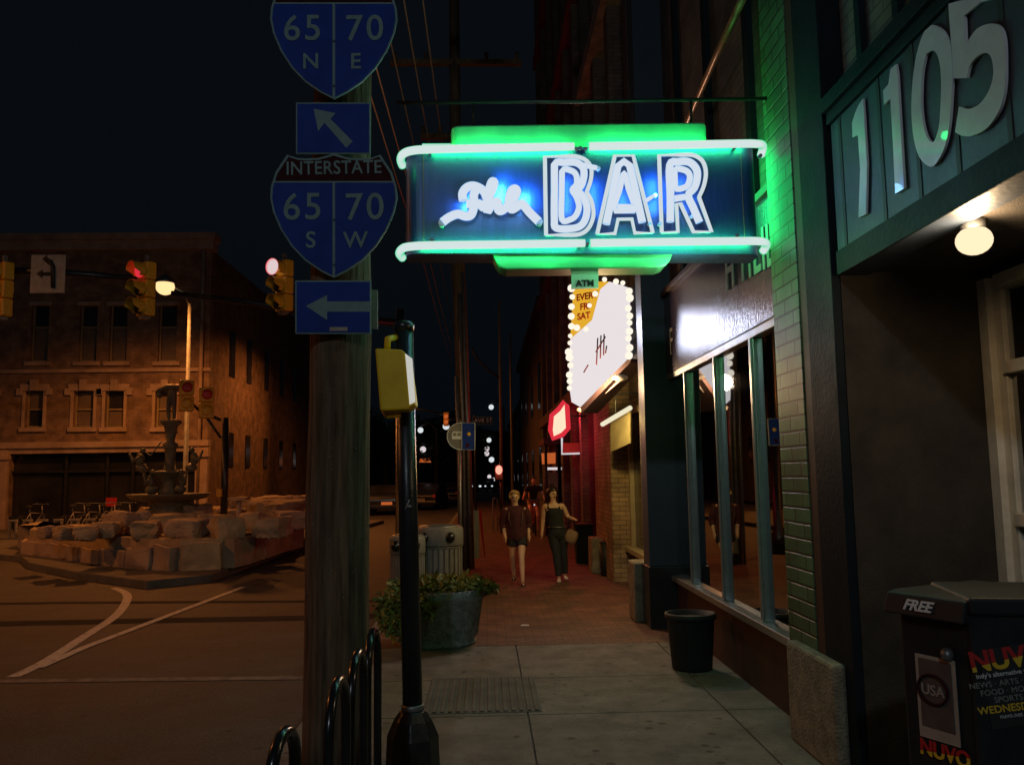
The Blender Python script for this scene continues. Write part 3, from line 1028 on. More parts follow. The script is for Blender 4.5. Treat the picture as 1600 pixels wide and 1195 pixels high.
# turn sign
p = at(75, 428, Y=16.15)
ts = thing('turn_arrow_sign', 'white rectangular sign with a black left turn arrow hanging from the mast arm', 'road sign', p)
hw, hh = 27 * TY / FPX, 31 * TY / FPX
MB().box(p.x - hw, p.x + hw, 16.14, 16.16, p.z - hh, p.z + hh).build('plate', 'sign_white_dim', ts, bevel=.02)
ar = MB()
def ppx(x, y, Y=16.13): return at(x, y, Y=Y)
ar.tube([ppx(83, 450), ppx(83, 418), ppx(79, 409), ppx(72, 406)], .045, 6)
ar.tube([ppx(83, 428), ppx(64, 428)], .035, 6)
ar.prism([ppx(73, 398), ppx(66, 405), ppx(76, 414)], (0, .02, 0))
ar.prism([ppx(66, 421), ppx(56, 428), ppx(66, 435)], (0, .02, 0))
ar.build('arrow', 'sign_black', ts)
MB().box(p.x - .03, p.x + .03, 16.17, 16.24, p.z - hh, p.z + hh * .8).build('bracket', 'grey_metal', ts)
# the pair of heads seen from behind near the fountain, with their post
def rear_head(lab, px, py, Y):
    c = at(px, py, Y=Y)
    t_ = thing('traffic_light', lab, 'traffic light', c, rz=R(25))
    for k in range(2):
        z = .2 - k * .4
        hs = MB().box(-.17, .17, -.05, .2, z - .19, z + .19).build('housing', 'signal_yellow', t_, bevel=.03, local=True)
        MB().ball((.0, -.06, z), .13, 2, (1, .25, 1)).build('lens', 'red_paint' if k == 0 else 'signal_yellow', hs, local=True)
        MB().tube([(.15 * math.cos(a), -.12, z + .15 * math.sin(a)) for a in [R(20 + 14 * i) for i in range(11)]], .02, 6).build('visor', 'signal_yellow', hs, local=True)
    return t_


rear_head('orange lit two section signal directly right of the fountain statue', 292, 618, 21)
rear_head('orange lit two section signal at the end of the black bracket', 323, 629, 21)
bp_ = at(346, 800, Y=21.0)
sp_ = thing('signal_post', 'black post with a slanted bracket carrying two small signals beside the fountain', 'signal post', (bp_.x, 21.2, 0))
MB().tube([(bp_.x, 21.2, 0), (bp_.x, 21.2, at(346, 652, Y=21).z)], .085).build('pole', 'black_metal', sp_)
m_ = MB()
m_.tube([at(345, 684, Y=21.2), at(325, 655, Y=21.2), at(298, 628, Y=21.2)], .035, 8)
m_.tube([at(345, 656, Y=21.2), at(318, 645, Y=21.2)], .04, 8)
build_each(m_, 'bracket', 'black_metal', sp_)
MB().box(bp_.x - .14, bp_.x - .02, 21.02, 21.12, at(343, 776, Y=21).z, at(343, 764, Y=21).z).build('push_button', 'signal_yellow', sp_)

# ================================================================== NEAR LEFT: wooden pole and its signs
PY = 5.35
up_ = thing('utility_pole', 'thick weathered wooden utility pole carrying the interstate signs', 'utility pole', (at(525, 1150, Y=PY).x, PY, 0))
ux = up_.location.x
xr = PY / FPX
seg = MB()
pts_, rr = [], []
for i in range(40):
    z = -0.02 + 10.5 * i / 39
    c = at(525 if z < 1 else 528, 700, Y=PY)
    pts_.append((ux + 0.012 * z * .3 + .004 * math.sin(z * 3), PY, z))
    rr.append((49.5 - 1.5 * z * .6) * xr * (1 + .012 * math.sin(z * 5.1)))
seg.tube(pts_, rr, 28)
for v in seg.b.verts:
    a = math.atan2(v.co.y - PY, v.co.x - ux)
    k = 1 + .035 * noise.noise(Vector((a * 4, v.co.z * .5, 1.0))) + .02 * noise.noise(Vector((a * 11, v.co.z * 1.3, 4.0)))
    v.co.x = ux + (v.co.x - ux) * k
    v.co.y = PY + (v.co.y - PY) * k
seg.build('pole', 'wood_pole', up_)
nl = MB()
for i in range(26):
    a = R(random.uniform(200, 340)); z = random.uniform(.9, 2.3)
    nl.ball((ux + .2 * math.cos(a), PY + .2 * math.sin(a), z), .006, 1)
nl.build('staple', 'grey_metal', up_)
m_ = MB()
m_.box(ux - 1.2, ux + 1.2, PY - .05, PY + .08, 9.1, 9.25)
m_.build('crossarm', 'wood_pole', up_)

SY = 5.08


def shield_outline(cx, cy, k=1.0, ins=0):
    half = [(0, 95), (20, 85), (45, 68), (66, 46), (83, 20), (95, -8), (99.5, -30), (98, -48), (91, -70), (73, -97), (58, -92), (44, -91), (24, -92), (10, -96), (0, -99)]
    hp = [(a * (1 - ins * 1.0 / 99), b * (1 - ins / 97.0)) for a, b in half]
    full = [(cx + a, cy + b) for a, b in hp] + [(cx - a, cy + b) for a, b in hp[::-1][1:-1]]
    return full


def shield(cy, letters, label, name='interstate_shield'):
    cx = 521.5
    t_ = thing(name, label, 'road sign', at(cx, cy, Y=SY))
    MB().prism(px_poly(shield_outline(cx, cy), Y=SY), (0, .012, 0)).build('plate', 'sign_white', t_)
    # blue field below the divider, red crown above
    inner = shield_outline(cx, cy, ins=3.2)
    dv = cy - 55
    # clip
    def clip(poly, keep_below, yv):
        out = []
        n = len(poly)
        for i in range(n):
            p, q = poly[i], poly[(i + 1) % n]
            ip = (p[1] > yv) == keep_below
            iq = (q[1] > yv) == keep_below
            if ip: out.append(p)
            if ip != iq:
                u = (yv - p[1]) / (q[1] - p[1])
                out.append((p[0] + (q[0] - p[0]) * u, yv))
        return out
    low = clip(inner, True, dv + 1.5)
    def clipx(poly, left, xv):
        sw_ = [(b, a) for a, b in poly]
        return [(b, a) for a, b in clip(sw_, not left, xv)]
    for lf in (True, False):
        MB().prism(px_poly(clipx(low, lf, cx - 2.2 if lf else cx + 2.2), Y=SY - .004), (0, .005, 0)).build('blue_field', 'sign_blue', t_)
    MB().prism(px_poly(clip(inner, False, dv - 1.5), Y=SY - .004), (0, .005, 0)).build('red_crown', 'sign_red', t_)
    s1 = SY / FPX
    c = at(cx, cy - 76, Y=SY - .007)
    text('INTERSTATE', 31 * s1, c, 'S', 'sign_white', t_, depth=.002, bold=.0012, sx=.86, space=1.04, tilt=R(.9))
    for tx, s_ in ((cx - 49, '65'), (cx + 48, '70')):
        text(s_, 62 * s1, at(tx, cy - 14, Y=SY - .007), 'S', 'sign_white', t_, depth=.002, bold=.0018, sx=.96, space=1.14, tilt=R(.9))
    for tx, s_ in ((cx - 36, letters[0]), (cx + 34, letters[1])):
        text(s_, 37 * s1, at(tx, cy + 37, Y=SY - .007), 'S', 'sign_white', t_, depth=.002, bold=.0018, tilt=R(.9))
    bl = MB()
    for yy in (cy + 4, cy + 74):
        q = at(cx, yy, Y=SY - .008)
        bl.ball(q, .007, 1)
    q = at(cx, cy, Y=SY)
    bl.box(q.x - .02, q.x + .02, SY + .012, SY + .09, q.z - .3, q.z + .3)
    bl.build('bolt', 'grey_metal', t_)
    return t_


shield(339, 'SW', 'lower blue interstate shield reading 65 S and 70 W')
shield(60, 'NE', 'upper blue interstate shield reading 65 N and 70 E, cut by the top edge')


def arrow_plate(x0, y0, x1, y1, arrow, label):
    c = at((x0 + x1) / 2, (y0 + y1) / 2, Y=SY)
    t_ = thing('arrow_sign', label, 'road sign', c)
    MB().prism(px_poly([(x0, y0), (x1, y0), (x1, y1), (x0, y1)], Y=SY), (0, .01, 0)).build('plate', 'sign_white', t_, bevel=.006)
    MB().prism(px_poly([(x0 + 2.5, y0 + 2.5), (x1 - 2.5, y0 + 2.5), (x1 - 2.5, y1 - 2.5), (x0 + 2.5, y1 - 2.5)], Y=SY - .003), (0, .004, 0)).build('blue_field', 'sign_blue', t_)
    MB().prism(px_poly(arrow, Y=SY - .006), (0, .004, 0)).build('arrow', 'sign_white', t_)
    MB().box(c.x - .02, c.x + .02, SY + .01, SY + .08, c.z - .15, c.z + .15).build('bracket', 'grey_metal', t_)
    return t_


arrow_plate(462, 160, 579, 241, [(490, 170), (524, 177), (516, 186), (551, 221), (541, 231), (507, 192), (497, 205)], 'blue sign with an arrow slanting up left between the two shields')
t_ = arrow_plate(461, 438, 580, 522, [(478, 478), (511, 461), (511, 471), (579, 471), (579, 487), (511, 487), (511, 500)], 'lowest blue sign with a left pointing arrow and a small sticker')
MB().prism(px_poly([(515, 511), (543, 511), (543, 517), (515, 517)], Y=SY - .007), (0, .003, 0)).build('sticker', 'paper', t_)
# edge of a plain sign behind the pole
q = at(583, 483, Y=5.62)
t_ = thing('blank_sign', 'pale back of a sign peeking out behind the lowest arrow sign', 'road sign', q)
MB().prism(px_poly([(545, 452), (590, 453), (590, 514), (545, 514)], Y=5.62), (0, .012, 0)).build('plate', 'sign_white_dim', t_)
MB().box(q.x - .2, q.x - .15, 5.55, 5.62, q.z - .05, q.z + .05).build('bracket', 'grey_metal', t_)

# ================================================================== black signal pole
BYY = 5.05
b0_ = at(645, 1175, Y=BYY)
b1_ = at(631, 508, Y=BYY)
sp2 = thing('signal_pole', 'black steel signal pole with a flared base standing on the pavement', 'signal pole', (b0_.x, BYY, 0))
MB().tube([(b0_.x, BYY, .42), (b1_.x, BYY, b1_.z)], [.058, .055], 20).build('pole', 'black_metal', sp2)
MB().lathe(b0_.x, BYY, [(.062, .4), (.066, .405), (.066, .43), (.062, .435)], 20).build('collar', 'grey_metal', sp2)
ob = MB()
ob.lathe(b0_.x, BYY, [(.178, -.0), (.178, .03), (.16, .035), (.15, .26), (.11, .35), (.075, .40)], 8)
for f in ob.b.faces: f.smooth = False
ob.build('base', 'black_metal', sp2, bevel=.006)
MB().lathe(b1_.x, BYY, [(.06, b1_.z - .04), (.064, b1_.z), (.05, b1_.z + .02), (.01, b1_.z + .028)], 20).build('cap', 'black_metal', sp2)
m_ = MB()
m_.ball((b0_.x - .01, BYY - .058, at(640, 790, Y=BYY).z), .012, 1, (1.5, .2, .7), .4)
m_.tube([(b0_.x - .035, BYY - .06, at(640, 795, Y=BYY).z), (b0_.x - .01, BYY - .061, at(640, 783, Y=BYY).z + .012)], .004, 5)
m_.build('sticker_scrap', 'sign_white_dim', sp2)
# pedestrian signal box
t_ = thing('pedestrian_signal', 'yellow pedestrian signal box strapped to the black signal pole, its display lit white', 'pedestrian signal', at(614, 596, Y=BYY - .2))
ya = 4.8
ped = MB().prism([at(586, 544, Y=ya), at(628, 546, Y=ya), at(640, 560, Y=ya), at(649, 632, Y=ya + .0), at(637, 640, Y=ya), at(594, 642, Y=ya)], (0, .2, 0))
ped.build('housing', 'ped_yellow', t_, bevel=.012)
MB().prism([at(633, 552, Y=ya - .004), at(644, 560, Y=ya - .004), at(648.5, 628, Y=ya - .004), at(640, 632, Y=ya - .004)], (0, .02, 0)).build('display', 'display_white', t_)
c = at(622, 528, Y=BYY)
MB().tube([at(605, 545, Y=ya + .1), at(606, 530, Y=ya + .1), at(622, 526, Y=BYY)], .02, 8).tube([at(600, 641, Y=ya + .1), at(604, 650, Y=ya + .1), at(632, 648, Y=BYY)], .015, 8).build('bracket', 'ped_yellow', t_)

# ================================================================== bike racks
def hoop(mb, x0, y0, x1, y1, zt, r=.022, z0=0.0):
    rad = math.hypot(x1 - x0, y1 - y0) / 2
    cx, cy = (x0 + x1) / 2, (y0 + y1) / 2
    ux_, uy_ = (x1 - x0) / 2 / rad, (y1 - y0) / 2 / rad
    pts = [(x0, y0, z0), (x0, y0, zt - rad - .3)]
    for i in range(13):
        a = PI - PI * i / 12
        pts.append((cx + ux_ * rad * math.cos(a), cy + uy_ * rad * math.cos(a), zt - rad + rad * math.sin(a)))
    pts += [(x1, y1, zt - rad - .3), (x1, y1, z0)]
    mb.tube(pts, r, 12)


rk = thing('wave_bike_rack', 'glossy black looping tube bike rack of several hoops beside the wooden pole', 'bike rack', (-.6, 4.2, 0))
hp = [(586, 990, 4.61), (558, 1024, 4.08), (525, 1068, 3.55)]
for i, (px, py, Y) in enumerate(hp):
    p = at(px, py, Y=Y)
    m_ = MB()
    hoop(m_, -.612, Y - .19, -.608, Y + .19, p.z + .01)
    m_.build('hoop', 'black_gloss', rk)
    MB().lathe(-.612, Y - .19, [(.05, 0), (.05, .012), (.025, .014)], 12).build('foot', 'black_gloss', rk)
    MB().lathe(-.608, Y + .19, [(.05, 0), (.05, .012), (.025, .014)], 12).build('foot', 'black_gloss', rk)
for k in range(2):      # low return bends between the hoops
    ya_, yb_ = hp[k][2] - .19, hp[k + 1][2] + .19
    MB().tube([(-.61, (ya_ + yb_) / 2 + (ya_ - yb_) / 2 * math.cos(a), .12 - (ya_ - yb_) / 2 * math.sin(a)) for a in [PI * k_ / 8 for k_ in range(9)]], .022, 12).build('low_bend', 'black_gloss', rk)
rk2 = thing('hoop_bike_rack', 'single low black hoop rack at the bottom edge left of the looping rack', 'bike rack', (-.7, 3.0, 0))
p = at(446, 1142, Y=3.0)
m_ = MB()
hoop(m_, p.x - .012, 2.86, p.x + .012, 3.1, p.z)
m_.build('hoop', 'black_gloss', rk2)
m_ = MB()
for xx, yy in ((p.x - .012, 2.86), (p.x + .012, 3.1)): m_.lathe(xx, yy, [(.05, 0), (.05, .012), (.025, .014)], 12)
build_each(m_, 'foot', 'black_gloss', rk2)

# ================================================================== planter
pc = at(690, 1000, Z=0)
pl = thing('planter', 'low stone planter bowl with trailing plants spilling over the rim behind the black pole', 'planter', (pc.x, 9.05, 0))
px_, py_ = pl.location.x, 9.05
wr = (757 - 612) / 2 * 9.05 / FPX
px_ = at(684, 940, Y=9.05).x
pl.location.x = px_
zr = at(700, 925, Y=8.7).z
MB().lathe(px_, py_, [(wr * .78, 0), (wr * .8, .03), (wr * .76, .05), (wr * .84, .1), (wr * .95, zr * .8), (wr * 1.0, zr * .84), (wr * 1.0, zr), (wr * .93, zr), (wr * .9, zr - .06)], 40, 1.0, .85).build('pot', 'planter_stone', pl)


def leaves(name, m, parent, blobs, n, size, mats=None, droop=.0):
    mb = MB()
    for i in range(n):
        c, r = random.choice(blobs)
        v = Vector((random.gauss(0, 1), random.gauss(0, 1), random.gauss(0, 1))).normalized() * (random.random() ** .45)
        p = Vector(c) + Vector((v.x * r[0], v.y * r[1], v.z * r[2]))
        d = Vector((random.gauss(0, 1), random.gauss(0, 1), random.gauss(0, .7) - droop)).normalized()
        s_ = size * random.uniform(.6, 1.5)
        u = d.orthogonal().normalized()
        u.rotate(Matrix.Rotation(random.uniform(0, 6.28), 3, d))
        tip = p + d * s_
        mid = p + d * s_ * .5 + Vector((0, 0, s_ * .08))
        mb.b.faces.new([mb.b.verts.new(q) for q in (p, mid + u * s_ * .2, tip, mid - u * s_ * .2)])
    o = mb.build(name, m, parent)
    return o


bl = [((px_ + .3 * math.cos(a), py_ + .22 * math.sin(a), zr + .02), (.22, .2, .07)) for a in [k * .7 for k in range(9)]]
leaves('foliage', 'leaf', pl, bl, 3000, .08)
leaves('flowers', 'leaf2', pl, [(c, (r[0] * 1.1, r[1], r[2] * 1.2)) for c, r in bl[2:7]], 700, .05)
trail = [((px_ - wr * .75, py_ - .3, zr - .22), (.2, .15, .26)), ((px_ - wr * 1.0, py_ - .1, zr - .2), (.12, .2, .22)), ((px_ + wr * .98, py_ - .05, zr + .02), (.12, .2, .06)), ((px_ - wr * .3, py_ - .42, zr - .12), (.16, .1, .12))]
leaves('trailing_foliage', 'leaf', pl, trail, 2600, .075, droop=.5)

# ================================================================== litter bins by the kerb
def litter_bin(lab, x, y, rad, zt, lid=True, open_m='lens_dark'):
    t_ = thing('litter_bin', lab, 'litter bin', (x, y, 0))
    bo = MB().lathe(x, y, [(rad * .93, 0), (rad * .95, .04), (rad * .95, zt * .72), (rad * .99, zt * .73), (rad * .99, zt * .74)], 32)
    bo.build('body', 'bin_grey', t_)
    rib_ = MB()
    for k in range(26):
        a = 2 * PI * k / 26
        rib_.obox((x + rad * .955 * math.cos(a), y + rad * .955 * math.sin(a), zt * .38), (.015, .05, zt * .66), rz=a)
    rib_.build('slats', 'bin_grey', t_)
    hd = MB().lathe(x, y, [(rad, zt * .75), (rad * 1.02, zt * .76), (rad * 1.02, zt * .96), (rad * .97, zt), (rad * .9, zt + .01)], 32).build('lid', 'bin_grey', t_)
    MB().lathe(x, y, [(rad * .89, zt + .0), (rad * .86, zt + .02), (rad * .3, zt + .035), (rad * .05, zt + .036)], 32).build('lid_plate', 'steel_frame', hd)
    mo = MB()
    for a in (R(-60), R(-125), R(35)):
        mo.ball((x + rad * .99 * math.cos(a), y + rad * .99 * math.sin(a), zt * .87), .07, 2, (1, 1, 1.1))
    build_each(mo, 'opening', open_m, hd)
    return t_


Yb = 12.1
p = at(687, 910, Y=Yb)
rb = 36 * Yb / FPX
litter_bin('round grey litter bin with shiny lid lit by a lamp, behind the planter', p.x, Yb, rb, at(690, 824, Y=Yb - .2).z)
p2 = at(640, 905, Y=12.0)
litter_bin('paler litter bin half hidden behind the black signal pole', p2.x, 11.7, .24, at(640, 838, Y=11.6).z)

# ================================================================== second utility pole and things by it
Y2 = 16.0
u2 = at(730, 878, Y=Y2)
t_ = thing('utility_pole', 'dark second utility pole with conduits farther down the kerb', 'utility pole', (u2.x, Y2, 0))
MB().tube([(u2.x, Y2, 0), (at(722, 600, Y=Y2).x, Y2, 4), (at(712, 300, Y=Y2).x, Y2, at(712, 300, Y=Y2).z), (at(709, -60, Y=Y2).x, Y2, at(709, -60, Y=Y2).z)], [.14, .13, .115, .1], 16).build('pole', 'wood_pole', t_)
m_ = MB()
for dx, zt in ((-.13, 3.6), (-.02, 5.2), (.07, 5.6)):
    m_.tube([(u2.x + dx, Y2 - .17, 0), (u2.x + dx * .9 - .03, Y2 - .16, 2.5), (at(720, 500, Y=Y2).x + dx * .7, Y2 - .15, zt)], .028, 8)
build_each(m_, 'conduit', 'grey_metal', t_)
m_ = MB()
for yy, w in ((100, 1.3), (215, .7)):
    q = at(713, yy, Y=Y2)
    m_.box(q.x - w, q.x + w, Y2 - .1, Y2 + .02, q.z - .05, q.z + .05)
    for k in (-1, -.5, .5, 1):
        m_.tube([(q.x + w * k * .93, Y2 - .04, q.z + .05), (q.x + w * k * .93, Y2 - .04, q.z + .2)], [.03, .045], 8)
m_.build('crossarm', 'wood_pole', t_)
# bus stop sign
Yb2 = 13.2
c = at(720, 681, Y=Yb2)
t_ = thing('bus_stop_sign', 'round ended green and blue bus stop sign in front of the second utility pole', 'bus stop sign', (c.x, Yb2, 0))
k_ = Yb2 / FPX
al = [(723, 660.5), (723, 702.5)] + [(720 + 21.5 * math.cos(a), 681.5 + 21 * math.sin(a)) for a in [R(90 + 15 * i) for i in range(13)]]
MB().prism(px_poly([(721, 660.5), (742, 660.5), (742, 702.5), (721, 702.5)], Y=Yb2 - .006), (0, .008, 0)).build('blue_panel', 'sign_blue', t_)
MB().prism(px_poly([(722, 702.5)] + [(720 + 21.5 * math.cos(a), 681.5 + 21 * math.sin(a)) for a in [R(90 + 15 * i) for i in range(13)]] + [(722, 660.5)], Y=Yb2), (0, .008, 0)).build('round_panel', 'bin_grey', t_)
rim = MB()
rim.tube([at(721, 702.5, Y=Yb2 - .01)] + [at(720 + 21.5 * math.cos(a), 681.5 + 21 * math.sin(a), Y=Yb2 - .01) for a in [R(90 + 15 * i) for i in range(13)]] + [at(721, 660.5, Y=Yb2 - .01)], .007, 5)
rim.tube([at(x, y, Y=Yb2 - .012) for x, y in ((721.5, 660.5), (742, 660.5), (742, 702.5), (721.5, 702.5))], .006, 5, closed=True)
rim.build('rim', 'letter_white', t_)
bi = MB()
bi.prism(px_poly([(706, 677), (708, 674), (720, 674), (721, 677), (721, 686), (706, 686)], Y=Yb2 - .008), (0, .004, 0))
bi.build('bus_symbol', 'letter_white', t_)
bi = MB()
bi.prism(px_poly([(708, 676), (713, 676), (713, 681), (708, 681)], Y=Yb2 - .012), (0, .003, 0)).prism(px_poly([(715, 676), (720, 676), (720, 681), (715, 681)], Y=Yb2 - .012), (0, .003, 0))
bi.build('bus_window', 'bin_grey', t_)
MB().ball(at(732.5, 678, Y=Yb2 - .012), .03, 2, (1, .15, 1)).build('yellow_emblem', 'yellow_paint', t_)
MB().prism(px_poly([(728, 693), (733, 692), (733, 698), (728, 699)], Y=Yb2 - .01), (0, .003, 0)).build('red_emblem', 'sign_red', t_)
MB().tube([(c.x - .02, Yb2 + .03, 0), (c.x - .02, Yb2 + .03, at(720, 655, Y=Yb2).z)], .025, 8).build('post', 'grey_metal', t_)
# street name sign
Yn = 30.0
c = at(755, 657, Y=Yn)
t_ = thing('street_name_sign', 'small white bordered street name sign right of the bus stop sign', 'street name sign', (c.x, Yn, 0))
MB().prism(px_poly([(738, 651), (769.5, 651), (769.5, 663), (738, 663)], Y=Yn), (0, .01, 0)).build('plate', 'sign_white', t_)
MB().prism(px_poly([(738.8, 651.8), (768.7, 651.8), (768.7, 662.2), (738.8, 662.2)], Y=Yn - .004), (0, .004, 0)).build('field', 'bin_black', t_)
text('AVE ST', .2, at(755, 657, Y=Yn - .01), 'S', 'letter_white', t_, sx=1.05)
MB().tube([(c.x - .3, Yn + .05, 0), (c.x - .3, Yn + .05, c.z + .2)], .04, 8).build('post', 'black_metal', t_)

# folding board + box right of the second pole
Yf = 15.3
p = at(752, 878, Y=Yf)
t_ = thing('sidewalk_board', 'folding sidewalk board with one grey and one red leaf leaning by the second pole', 'sandwich board', (p.x, Yf, 0))
MB().prism([at(741, 872, Y=Yf), at(749, 872, Y=Yf), at(748, 797, Y=Yf + .1), at(740, 797, Y=Yf + .1)], (0, .03, 0)).build('grey_leaf', 'bin_grey', t_)
MB().prism([at(757, 872, Y=Yf + .5), at(758, 868, Y=Yf + .52), at(752, 796, Y=Yf + .15), at(747, 796, Y=Yf + .12)], (0, .03, 0)).build('red_leaf', 'red_paint', t_)

# far street lamp poles right of it
for (px, yt, Y, lab) in ((780, 470, 27, 'slim dark street lamp pole with a curved arm rising above the street name sign'), (797, 520, 34, 'thin dark pole directly right of the slim street lamp pole')):
    p = at(px + 4, 780, Y=Y)
    q = at(px, yt, Y=Y)
    t_ = thing('lamp_pole', lab, 'pole', (p.x, Y, 0))
    MB().tube([(p.x, Y, 0), (q.x, Y, q.z)], [.055, .035], 10).build('pole', 'cream_dim', t_)
    if px == 780:
        MB().tube([at(780, 590, Y=Y), at(765, 580, Y=Y), at(745, 560, Y=Y), at(738, 545, Y=Y)], .035, 8).build('arm', 'maroon_dark', t_)
# hoop bike rack far
Yh = 26.5
p = at(774, 806, Y=Yh)
t_ = thing('hoop_bike_rack', 'far pale hoop rack on the brick pavement left of the woman in maroon', 'bike rack', (p.x, Yh, 0))
m_ = MB()
hoop(m_, p.x - .07, Yh, p.x + .07, Yh, at(774, 778, Y=Yh).z, .018)
m_.build('hoop', 'sign_white_dim', t_)

# ================================================================== overhead wires
wi = [(-1.5, 7.0, 'wire'), (-1.65, 7.0, 'wire'), (-1.3, 7.3, 'wire_dark'), (-1.05, 7.6, 'wire_dark'), (-.8, 8.1, 'wire_dark')]
names = ['lowest pale overhead wire left of the bar sign', 'second pale overhead wire beside the lowest one', 'thin dark overhead wire behind the upper interstate shield', 'thin dark overhead wire above the top left corner of the bar sign', 'highest dark overhead wire, nearest the second utility pole']
tops_ = [((590, 100), (628, 250)), ((583, 150), (640, 300)), ((612, 60), (650, 230)), ((640, 40), (690, 225)), ((665, 20), (700, 190))]
for (w_, n_, ((ax, ay), (bx_, by_))) in zip(wi, names, tops_):
    X, m__ = w_[0], w_[2]
    # the wire runs down the street at fixed X; take its height from the photograph's near point
    vx = X
    pA = at(ax, ay, X=vx) if vx < -.05 else at(ax, ay, Y=8)
    zA = pA.z
    pts_ = []
    for i in range(13):
        y = -2 + i * 4.0
        sag = .25 * math.sin(PI * ((y + 2) % 24) / 24)
        pts_.append((X, y, zA + .1 - sag))
    o = MB().tube(pts_, .012, 6).build('overhead_wire', m__)
    tag(o, n_, 'wire', 'overhead wires along the kerb')

# ================================================================== BAR SIGN (blade sign across the pavement)
NY = 5.62
bsn = thing('neon_bar_sign', 'hanging neon sign reading the BAR in white tubes between green neon lines', 'neon sign', at(912, 312, Y=NY + .1))
def S3(px, py, y=NY): return at(px, py, Y=y)
# cabinet with rounded ends, seen from its front
def cabinet(x0, x1, yt0, yt1, yb0, yb1, y0, y1, rad, nseg=8):
    """plan outline with round ends, top/bottom follow the photograph's slight tilt."""
    A, B = at(x0, 310, Y=y0).x, at(x1, 310, Y=y0).x
    plan = []
    d = y1 - y0
    for i in range(nseg + 1):
        a = PI + PI / 2 * i / nseg
        plan.append((A + rad + rad * math.cos(a), y0 + rad + rad * math.sin(a)))
    for i in range(nseg + 1):
        a = -PI / 2 + PI / 2 * i / nseg
        plan.append((B - rad + rad * math.cos(a), y0 + rad + rad * math.sin(a)))
    plan += [(B, y1), (A, y1)]
    zt = lambda x: at(x0, yt0, Y=y0).z + (x - A) / (B - A) * (at(x1, yt1, Y=y0).z - at(x0, yt0, Y=y0).z)
    zb = lambda x: at(x0, yb0, Y=y0).z + (x - A) / (B - A) * (at(x1, yb1, Y=y0).z - at(x0, yb0, Y=y0).z)
    mb = MB()
    top = [mb.b.verts.new((x, y, zt(x))) for x, y in plan]
    bot = [mb.b.verts.new((x, y, zb(x))) for x, y in plan]
    n = len(plan)
    for i in range(n):
        mb.b.faces.new((bot[i], bot[(i + 1) % n], top[(i + 1) % n], top[i]))
    mb.b.faces.new(top)
    mb.b.faces.new(bot[::-1])
    return mb


cabinet(632, 1186, 236, 224, 396, 397, NY, NY + .26, .1).build('cabinet', 'bar_panel', bsn)
cabinet(705, 1111, 196, 191, 236, 232, NY + .02, NY + .24, .07).build('top_cap', 'bar_green', bsn, bevel=.012)
# lower cap is a trapezoid with rounded lower corners
MB().prism([S3(x, y, NY + .02) for x, y in ((767, 391), (1055, 388), (1047, 407), (1040, 415), (1030, 418), (792, 421), (782, 418), (776, 411))], (0, .22, 0)).build('lower_cap', 'bar_green', bsn, bevel=.01)
m_ = MB()
for xx in (662, 1160):
    m_.box(S3(xx, 300).x - .002, S3(xx, 300).x + .002, NY - .003, NY + .002, S3(xx, 385).z, S3(xx, 242).z)
build_each(m_, 'panel_seam', 'bar_side', bsn)
# green tubes
TYN = NY - .09
def tubep(pts, r, m, nm='neon_tube', seg=14):
    return MB().tube(smooth([Vector(p) for p in pts], 4) if len(pts) > 3 else pts, r, seg).build(nm, m, bsn)
gr_r = .029
tubep([S3(629, 259, NY + .10), S3(626, 250, NY + .02), S3(630, 241, NY - .06), S3(645, 235.5, TYN), S3(680, 233.5, TYN), S3(800, 231, TYN), S3(897, 229, TYN)], gr_r, 'tube_green')
tubep([S3(920, 229, TYN), S3(1050, 227, TYN), S3(1150, 225, TYN), S3(1180, 225, TYN + .01), S3(1192, 228, NY - .0), S3(1189, 243, NY + .09)], gr_r, 'tube_green')
tubep([S3(629, 403, NY + .10), S3(624, 396, NY + .02), S3(630, 388, NY - .06), S3(645, 385, TYN), S3(680, 383.5, TYN), S3(800, 382, TYN), S3(914, 380, TYN)], gr_r, 'tube_green')
tubep([S3(922, 380, TYN), S3(1050, 378, TYN), S3(1150, 377, TYN), S3(1185, 377, TYN + .01), S3(1198, 381, NY - .0), S3(1192, 393, NY + .09)], gr_r, 'tube_green')
for yy_ in (231, 381):      # tubes on the rear face
    MB().tube([S3(660, yy_, NY + .34), S3(1165, yy_ - 3, NY + .34)], gr_r, 10).build('rear_tube', 'tube_green', bsn)
# stand-offs and electrode boots
m_ = MB()
for x, y in ((672, 240), (900, 235), (906, 234), (914, 235), (1146, 233), (1186, 246), (675, 377), (905, 385), (917, 383), (1150, 370)):
    q = S3(x, y, NY - .05)
    m_.tube([S3(x, y, NY), (q.x, NY - .085, q.z)], .013, 8)
build_each(m_, 'stand_off', 'grey_metal', bsn)
Z5 = lambda x, y: (840 + x / 5.714, 220 + y / 5.717)
def soften(path):
    """closed 2D path; points given as (x, y, 1) lie on curves, plain points are corners."""
    n = len(path)
    k0 = next(i for i, p in enumerate(path) if len(p) == 2)
    path = path[k0:] + path[:k0] + [path[k0]]
    out, run = [], [path[0]]
    for p in path[1:]:
        run.append(p)
        if len(p) == 2:
            if len(run) > 2:
                q = smooth([Vector((a[0], a[1], 0)) for a in run], 6)
                out += [(a.x, a.y) for a in q[:-1]]
            else:
                out.append(run[0][:2])
            run = [p]
    return out
def letter(outline, inners, nm):
    L = MB()
    L.tube([S3(*Z5(*p), NY - .03) for p in outline], .015, 8, closed=True)
    lt = L.build('letter_border', 'tube_white', bsn)
    back = MB()
    return lt
OB = soften([(65, 145), (270, 140), (350, 143, 1), (430, 175, 1), (478, 245, 1), (475, 350, 1), (438, 460), (485, 550, 1), (498, 670, 1), (455, 780, 1), (375, 835, 1), (250, 842), (75, 842)])
